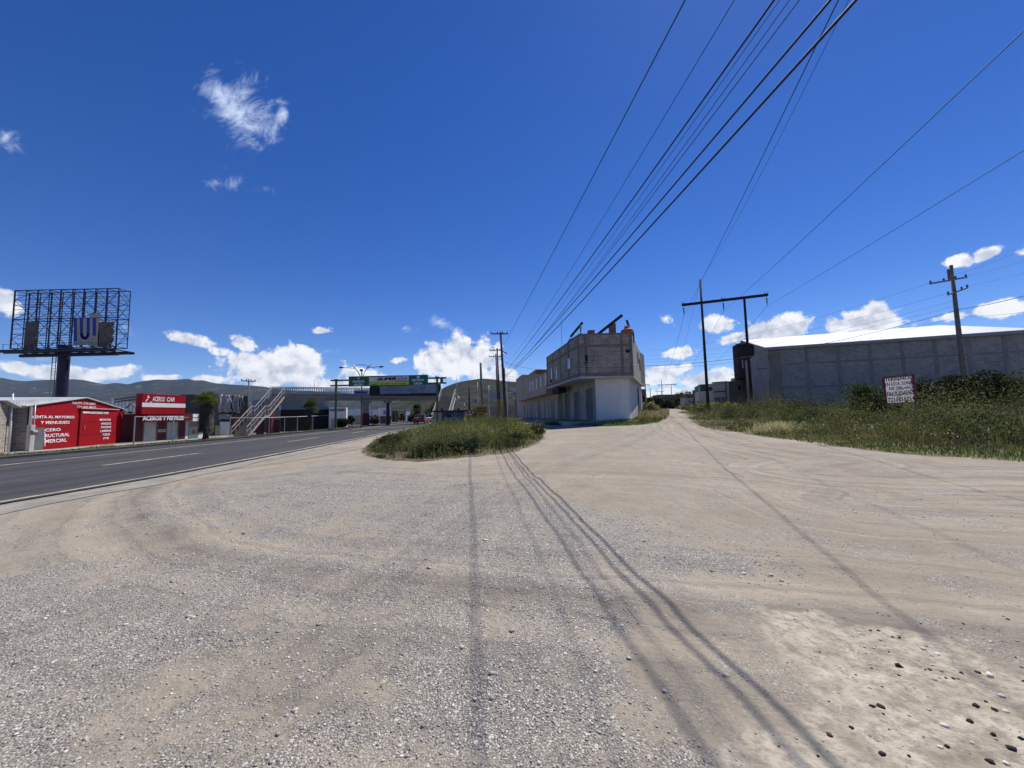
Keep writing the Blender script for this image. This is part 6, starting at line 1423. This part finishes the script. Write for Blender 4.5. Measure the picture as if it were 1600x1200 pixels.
def verge():
    rg = ragged(VRG, .36, 1.6, .41)
    lim = lambda x, y: np.clip(1.1-(np.hypot(x, y)-14)/38, .16, 1)*np.maximum(rg(x, y), .12+.7*(np.hypot(x-20, y-12) < 11))*(1-.75*np.exp(-((x-24)**2+(y-21.5)**2)/2.5))*(np.arctan2(x, y) < R(56))*(x < 20+.85*y)
    back = lambda x, y: lim(x, y)*(np.hypot(x-12, y-10) > 1.)
    p1 = sample(VRG, 42000, lim, 51); D, _ = pdist(p1[:, 0], p1[:, 1], VRG+[VRG[0]]); nb = fbm(p1[:, 0], p1[:, 1], .45, 3)
    low = 1-sm(2.0, 4.4, D+(nb-.5)*3); south = sm(22, 12, p1[:, 1]); low = low*south
    h = (.07+.09*rng.random(len(p1)))*low+(1-low)*(.15+.5*sm(1, 5., D))*(.10+1.45*fbm(p1[:, 0]+3, p1[:, 1], .8, 3))*(.5+.8*rng.random(len(p1)))
    t = tints(p1, PAL[:5]+PALO[2:5], .5, 5)*.9*(1-low[:, None])+tints(p1, PALG, .9, 6)*low[:, None]
    a = blades(p1, h, .014+.0007*np.hypot(p1[:, 0], p1[:, 1]), t, .6, 52)
    p2 = sample(VRG, 9500, lim, 61); D, _ = pdist(p2[:, 0], p2[:, 1], VRG+[VRG[0]]); low = (1-sm(2.0, 4.0, D))*sm(22, 12, p2[:, 1])
    h2 = (.3+.8*sm(.5, 4, D))*(.15+1.9*sm(.3, .75, fbm(p2[:, 0], p2[:, 1], .45, 3)))*(.6+.6*rng.random(len(p2))); k = rng.random(len(p2)) > low*.93; p2, h2 = p2[k], h2[k]
    b = herbs(p2, h2, 17, .034, tints(p2, PAL[:4], .45, 8)*.85, 62)
    p3 = sample(VRG, 1700, lambda x, y: lim(x, y)*(fbm(x, y, .35, 3) > .52), 71); D, _ = pdist(p3[:, 0], p3[:, 1], VRG+[VRG[0]]); k = D > 3.4; p3 = p3[k]
    c = herbs(p3, .45+.6*rng.random(len(p3)), 26, .045, tints(p3, [(.035, .055, .022), (.045, .07, .028), (.07, .085, .04)], .5, 9), 72)
    q = sample(VRG, 260, lim, 81); C = np.concatenate([np.column_stack([q+rng.normal(size=q.shape)*.12, T(q[:, 0], q[:, 1])+.5+.3*rng.random(len(q))]) for _ in range(3)])
    d_ = leaves(C, np.full(len(C), .03), np.tile([[.55, .52, .45]], (len(C), 1)), 82)
    stuff('verge_weeds', 'tall tangled weeds and low grass on the vacant lot', 'weeds', [a, b, c, d_])
    # bleached clump of dead grass
    c0 = G(1232, 677); q = np.random.default_rng(5).normal(size=(900, 2))*[.55, .5]+[c0.x, c0.y+.6]
    stuff('dead_grass', 'bleached dead grass heap at the edge of the vacant lot', 'dead grass', [blades(q, .25+.4*rng.random(900), .03+0*q[:, 0], np.tile([[.55, .50, .36]], (900, 1)), 1.2, 6)])
verge()
def small_grass():
    p = sample(BWD, 9000, None, 91); h = (.08+.28*rng.random(len(p)))*(.5+fbm(p[:, 0], p[:, 1], .8, 2)); a = blades(p, h, .035+0*h, tints(p, PALG, .5, 2), .6, 92)
    e = np.array(gl((1000, 662), (1040, 655), (1045, 648), (1020, 648), (1002, 650))); p = sample([tuple(q) for q in e], 2600, None, 93); b = herbs(p, .3+.6*rng.random(len(p)), 10, .06, tints(p, PAL, .4, 3), 94)
    stuff('kerbside_grass', 'green grass and scrub along the foot of the corner building', 'grass', [a, b])
    ys = 16+50*np.random.default_rng(8).random(26000)**1.2; kx = f_kerb(ys); xs = kx-.35-rng.random(len(ys))*np.interp(ys, [16, 30, 45, 66], [3.2, 5.5, 8, 10])
    p = np.stack([xs, ys], 1); k = fbm(xs, ys, .5, 3) > .40; p = p[k]; h = (.05+.16*rng.random(len(p)))*(.5+1.*fbm(p[:, 0], p[:, 1], .8, 2))
    stuff('verge_grass', 'dry brown and green grass strip between kerb and fence', 'grass', [blades(p, h, .045+0*h, tints(p, PALO+PALG[:1], .4, 4), .6, 95)])
    # scrub further up the street and behind the island
    P_ = []
    g = np.random.default_rng(77)
    for k in range(9000):
        d = 52+230*g.random()**1.6; s = g.random(); x = np.interp(d, [47, 60, 110, 200, 300], [20.5, 25, 45, 80, 120]); sd = -1 if g.random() < .45 else 1
        x += sd*(3.4+g.random()**1.5*(8 if sd < 0 else 16)*d/60); P_.append((x, d))
    P_ = np.array(P_); h = (.35+1.0*g.random(len(P_)))*(.4+fbm(P_[:, 0], P_[:, 1], .12, 3)); 
    stuff('street_scrub', 'scrub and low bushes lining the far dirt street', 'scrub', [herbs(P_, h*1.2, 8, .22, tints(P_, PAL[:5], .08, 6), 96)])
small_grass()

# ---- single bushes and trees ------------------------------------------------
def bush(label, px, d, w_, h, pal, n=3600, leaf=.07, lumps=7, zoff=0., name='bush', cat='bush', group=None, trunk=False):
    x = P(px, 650, d).x; z = Tf(x, d)+zoff; root = empty(name, (x, d, z), label, cat, group); g = np.random.default_rng(int(px*7+d))
    C = []; cc = [((g.random()-.5)*w_*.75, (g.random()-.5)*w_*.5, h*(.35+.4*g.random())) for _ in range(lumps)]
    per = n//lumps
    for (a, b, c) in cc:
        r_ = w_*(.20+.13*g.random()); v = g.normal(size=(per, 3)); v /= np.linalg.norm(v, axis=1)[:, None]; rr = (.55+.5*g.random((per, 1)))*r_
        q = v*rr*[1, 1, .85]+[a, b, c]; C.append(q)
    C = np.concatenate(C); C = C[(C[:, 2] > .03) & (fbm(C[:, 0]*2+9, C[:, 1]+C[:, 2]*2, 1.4/max(.4, w_*.25), 2) > .30)]
    pal = np.array(pal); t_ = pal[g.integers(0, len(pal), len(C))]*(.7+.6*g.random((len(C), 1)))
    V, F, K = leaves(C, np.full(len(C), leaf), t_, int(px), .9, 1.7)
    npmesh('foliage' if not trunk else 'crown', V, F, M_veg, root, K)
    m = MB(); base = Vector((x, d, z-.1))
    if trunk: m.tube([base, base+Vector((.05*w_, 0, h*.3)), base+Vector((.02*w_, 0, h*.55))], [w_*.05, w_*.035, w_*.02], 8)
    for (a, b, c) in cc: m.tube([base+Vector((0, 0, h*.3 if trunk else 0)), base+Vector((a*.5, b*.5, c*.6)), base+Vector((a, b, c))], [w_*.018, w_*.012, w_*.005], 5)
    m.build('trunk' if trunk else 'stems', M_wood, root, recalc=False)
DK = [(.010, .016, .009), (.016, .024, .012), (.022, .03, .016)]; GG = [(.05, .085, .05), (.07, .11, .065), (.035, .06, .035)]; OL = [(.05, .065, .025), (.08, .09, .04), (.035, .05, .02)]
bush('grey green bush left of the sale sign against the block wall', 1350, 27, 2.7, 2.9, GG, 4200)
bush('dark tangled bush under the left edge of the sale sign', 1388, 24.6, 1.9, 2.1, OL+DK, 2600)
bush('black green bush right beside the sale sign', 1452, 27, 3.0, 2.9, DK, 4200)
bush('broad black green bush in the middle of the dark thicket', 1494, 27.5, 3.6, 3.1, DK, 5200)
bush('tallest black green bush, towards the right end of the thicket', 1540, 27, 3.2, 3.45, DK, 4600)
bush('olive bush at the right edge behind the dark thicket', 1592, 27, 3.6, 3.1, OL, 4200)
bush('low dark clump between pylon leg and block warehouse', 1212, 40, 3.0, 1.1, DK, 1800, .09)
bush('small dark clump right of the low dark clump', 1238, 39, 2.2, 1.25, DK+OL, 1500, .09)
bush('green shrub at the foot of the right pylon leg', 1195, 38, 3.4, 1.2, OL+GG, 2400, .08)
bush('green shrub growing at the street corner of the white building', 1018, 42, 1.8, 1.0, OL, 1500, .07)
for px, d, w_, h, pal, lb in ((1560, 15.5, 1.7, 1.05, GG, 'leafy weed bush at the right edge nearest the dirt lot'), (1476, 17, 1.5, .95, OL, 'round olive weed bush in front of the black green bushes'), (1436, 19.5, 1.6, .9, GG, 'grey green weed bush just right of the rubble heap'), (1322, 21, 1.5, .85, OL+GG, 'weed bush midway between rubble heap and bleached grass'), (1275, 24, 1.6, .9, GG, 'grey green weed bush right of the bleached grass heap'), (1165, 30, 2.0, .9, GG, 'low grey green bush below the right pylon leg'), (1132, 33, 1.8, .8, OL, 'low olive bush between the two pylon legs'),
        (668, 15.6, 1.0, .5, DK+OL, 'dark little shrub at the front foot of the island, left one'), (722, 16, 1.3, .6, DK+GG, 'dark green shrub at the front middle of the island'), (742, 17, 1.1, .65, GG, 'grey green shrub right of the front middle of the island'), (842, 24, 1.4, .8, OL, 'olive shrub at the right tip of the island'), (606, 20, 1.0, .6, OL, 'olive shrub at the left end of the island'), (800, 20, 1.2, .6, GG+OL, 'spreading low shrub at the right front of the island')):
    bush(lb, px, d, w_, h, pal, 1500, .045, 6, group=None)
for i, (px, d, w_, h, lb) in enumerate(((1021, 120, 5, 4, 'leftmost tree behind the far brick house on the street'), (1031, 210, 8, 6, 'round dark tree beside the far pylon'), (1066, 150, 7, 4.5, 'spreading tree right of the far pylon'), (1080, 130, 6, 4, 'small tree beside the long low grey house'), (1061, 230, 12, 9, 'dark tree crowning the far rise'), (1074, 240, 14, 10, 'widest dark tree on the far rise'), (1039, 150, 7, 3.6, 'low bushy tree before the dull brown flat houses'), (1051, 165, 7, 3.8, 'low bushy tree right of the far pylon legs'))):
    bush(lb, px, d, w_, h, OL+DK[:1], 1500, .42, 6, 0, 'tree', 'tree', 'trees along the far street', True)
for px, d, w_, h, lb in ((742, 52, 3.4, 2.2, 'dark shrub between black pole and yellow board'), (672, 95, 6, 4.5, 'dark shrub tree behind the red car'), (583, 62, 2.2, 1.6, 'shrub at the kerb by the bridge leg'), (551, 50, 1.0, 2.0, 'slim dark conifer shrub before the white gatehouse'), (533, 49, 1.6, 1.3, 'low shrub at the gantry foot'), (640, 90, 5, 2.5, 'low dark bushes at the far kerb')):
    bush(lb, px, d, w_, h, OL+DK, 1100, .12 if d < 70 else .22, 5)

# ---- houses scattered on the hill flank --------------------------------------
# ---- stones ----------------------------------------------------------------
def icos():
    import bmesh
    bm = bmesh.new(); bmesh.ops.create_icosphere(bm, subdivisions=1, radius=1); v = np.array([tuple(q.co) for q in bm.verts]); f = np.array([[q.index for q in a.verts] for a in bm.faces]); bm.free(); return v, f
IV, IF = icos()
M_stone = attrmat('stone', .9, 0, ns=60, nv=.35, spec=.1)
ORD = 'leftmost second third fourth fifth sixth seventh eighth ninth tenth eleventh twelfth thirteenth fourteenth fifteenth sixteenth seventeenth eighteenth nineteenth twentieth'.split()
def ordw(i, n):      # a place counted from the nearer side
    a, k, side = (i, 'left', 1) if i < n/2 else (n-1-i, 'right', 0)
    if a == 0: return 'leftmost' if side else 'rightmost'
    return (ORD[a] if a < 20 else 'twenty-'+['first', 'second', 'third', 'fourth', 'fifth'][a-20])+' from the '+k
def hill_houses():
    pxs, tt, V = HF['central_hill']; g = random.Random(9)
    Mw = [mat('pale_house_wall', (.5,.47,.43), .8, .1), mat('grey_house_wall', (.27,.25,.23), .8, .1), mat('pink_house_wall', (.4,.28,.22), .8, .1)]
    spots = [(706, 640), (712, 643), (722, 634), (734, 640), (744, 628), (748, 636), (752, 641), (760, 627), (766, 639), (774, 634), (798, 622), (803, 628), (810, 631), (801, 635), (807, 615), (800, 611), (813, 639), (797, 642), (716, 650), (756, 646), (790, 640), (728, 646), (768, 646), (739, 649)]
    spots.sort()
    for k, (px, py) in enumerate(spots):
        i = int(np.argmin(abs(pxs-px))); colm = V[i, :46]
        ys = [H0/2-(CR.inverted() @ Vector((v[0], v[1], v[2]-HC))).y/-(CR.inverted() @ Vector((v[0], v[1], v[2]-HC))).z*FPX for v in colm]
        j = int(np.argmin(abs(np.array(ys)-py))); x, y, z = colm[j]
        s = y*g.uniform(.008, .014); h = s*g.uniform(.45, .8)
        root = empty('hillside_house', (x, y, z), 'tiny flat roofed house on the central hill flank, '+ordw(k, len(spots)), 'house', 'houses scattered on the central hill flank')
        m = MB(); m.box(x-s/2, x+s/2, y-s/2, y+s/2, z-3, z+h); m.build('wall', Mw[k % 3], root)
        m = MB(); m.box(x-s*.54, x+s*.54, y-s*.54, y+s*.54, z+h, z+h+s*.07); m.build('roof', M_white if k % 2 else M_lplaster, root)  # roofs whitened so their colour carries the sunlit look
hill_houses()
def rocks():
    import bmesh
    g = np.random.default_rng(15)
    dark = [(1403.7,1034,13),(1363,1100,9),(1376,1101,14),(1296,1147,13),(1330,1135,9),(1524,1099,9),(1554,1105,11),(1515.5,1123,12),(1552,1144,9),(1581,1164,13),(1377.5,1175,12),(1420,1177,7),(1546,1186,12),(1277,1178,7),(1479,1163,9),(1360,980,6),(1372,980,6),(1394,990,5),(1405,991,6),(1505,972,5),(1452,1039,6),(1501,1043,6),(1527,1042,8),(1361,1035,5),(1574,964,5),(1567,958,4),(1388,1011,4),(1337,1047,4),(1332,1051,3),(1489,1053,6),(1477,1053,5),(1404,1048,5),(1445,1039,4),(1230,1029,4),(1388,958,4),(1262,951,4),(1249,940,4),(1380,1112,5),(1389,1136,5),(1217,1164,5),(1540,1090,6),(1496,1053,4),(1586,1021,4),(1600,1055,7),(877,919,6),(1594,1150,8)]
    pale = [(1545,1047,14),(1476,1131,12),(1564,1080,11),(1572,1108,12),(1469,1164,8),(1572,1189,10),(1518,1158,8),(1405,987,5),(1465,1016,7),(1442,1008,7),(721,1010,15),(624,1155,14),(637,1170,10),(627,1170,9),(782,1074,10),(872,1055,9),(910,1082,9),(854,1107,9),(941,1114,10),(956,1118,11),(842,1181,11),(871,1184,9),(936,1136,11),(882,1094,12),(785,1136,8),(997,1134,8),(968,1185,8),(1010,1172,7),(733,1187,7),(97,1075,8),(268,927,6),(70,971,6),(712,1010,8),(652,882,4),(491,851,4),(813,1103,6),(560,1120,6),(770,1155,7),(690,1060,6),(905,1010,6)]
    for lst, cl, lb, gr in ((dark, (.05,.043,.038), 'dark stone on the pale dirt', 'dark stones scattered on the lot'), (pale, (.68,.61,.50), 'pale stone on the lot', 'pale stones scattered on the lot')):
        lst = sorted(lst)
        for ix, (px, py, s) in enumerate(lst):
            c = G(px, py); dist = c.length; r_ = s/2/FPX*dist*.58; c.z += float(relief(np.array([c.x]), np.array([c.y]))[0])
            v = IV*(1+.30*np.clip(g.normal(size=(12, 3)), -1.3, 1.3))*[1.0+.2*g.random(), .95, .7+.25*g.random()]*r_; a = g.random()*6.28; v = v@np.array([[math.cos(a), math.sin(a), 0], [-math.sin(a), math.cos(a), 0], [0, 0, 1]])
            t_ = np.tile([np.array(cl)*g.uniform(.7, 1.4)], (12, 1)); o = npmesh('loose_stone', v, IF, M_stone, None, t_, corners=3); o.location = (c.x, c.y, c.z-r_*.08)
            tag(o, ('small ' if s < 8 else 'large ')+lb+', '+ordw(ix, len(lst)), 'stone', gr)
    # gravel: loose small stones on the surface, far too many to count
    n = 42000; th = (g.random(n)-.5)*R(116); rr = np.sqrt(1.1**2+(11**2-1.1**2)*g.random(n)**1.7); X = rr*np.sin(th); Y = rr*np.cos(th)
    gr = gl((240,770),(520,720),(860,760),(1150,860),(1080,930),(1130,1010),(1120,1260),(60,1260),(0,930),(180,850))
    D, _ = pdist(X, Y, gr+[gr[0]]); s = np.where(inpoly(X, Y, gr), D, -D); pr = np.clip(sm(-1, 1, s+(fbm(X, Y, .7, 4)-.5)*4), .10, 1); k = g.random(n) < pr; X, Y = X[k], Y[k]; n = len(X); rr = np.hypot(X, Y)
    sz = (.003+.0045*g.random(n)**2.5+.011*(g.random(n) > .985)*g.random(n))*(1+.08*rr); Z = T(X, Y)+relief(X, Y)+sz*.15
    v = IV[None]*(1+.25*g.normal(size=(n, 12, 1)))*(np.array([1.15, 1.15, .5])*sz[:, None])[:, None, :]; v = v+np.stack([X, Y, Z], -1)[:, None, :]
    br = g.random((n, 1)); t_ = (.30+.42*br)*np.array([[1, .93, .82]]); t_[g.random(n) > .93] *= 1.45; F = (np.arange(n)[:, None, None]*12+IF[None]).reshape(-1, 3)
    tag(npmesh('gravel', v.reshape(-1, 3), F, M_stone, None, np.repeat(t_, 12, 0), corners=3), 'loose grey gravel strewn over the dirt lot', 'gravel', kind='stuff')
    # rubble heap in the weeds
    c = G(1402, 678); n = 420; a = g.random(n)*6.28; r_ = np.sqrt(g.random(n)); X = c.x+.2+np.cos(a)*r_*1.5; Y = c.y+1.0+np.sin(a)*r_*.8; hh = .38*(1-r_**1.5); sz = .04+.09*g.random(n)**1.5
    v = IV[None]*(1+.3*g.normal(size=(n, 12, 1)))*(np.array([1.3, 1, .6])*sz[:, None])[:, None, :]+np.stack([X, Y, T(X, Y)+hh*g.random(n)**.5], -1)[:, None, :]
    t_ = np.where(g.random((n, 1)) > .75, .5, .2)*np.array([[1, .96, .9]])*(.7+.6*g.random((n, 1))); F = (np.arange(n)[:, None, None]*12+IF[None]).reshape(-1, 3)
    tag(npmesh('rubble_heap', v.reshape(-1, 3), F, M_stone, None, np.repeat(t_, 12, 0), corners=3), 'heap of broken grey and white rubble in the weeds', 'rubble', kind='stuff')
    # broken plank lying in the island
    a, b = G(693, 702), G(731, 699); m = MB(); m.bar(a+Vector((0, .8, .62)), b+Vector((0, .8, .72)), .12, .05); o = m.build('plank', mat('grey_plank', (.12,.12,.12), .8), None); tag(o, 'weathered grey plank lying across the island weeds', 'plank')
rocks()

# ---- thin air between here and the hills --------------------------------------
def haze():
    m = bpy.data.materials.new('haze'); m.use_nodes = True; nt = m.node_tree; nt.nodes.remove(nt.nodes['Principled BSDF'])
    v = nt.nodes.new('ShaderNodeVolumePrincipled'); v.inputs['Color'].default_value = (.55, .70, 1.0, 1); v.inputs['Density'].default_value = 3.3e-5; v.inputs['Anisotropy'].default_value = .1
    nt.links.new(v.outputs[0], nt.nodes['Material Output'].inputs['Volume'])
    mb = MB(); mb.box(-8500, 7600, -7600, 7900, -40, 760); o = mb.build('haze', m); tag(o, 'thin bluish haze in the air towards the hills', 'haze', kind='stuff')
haze()
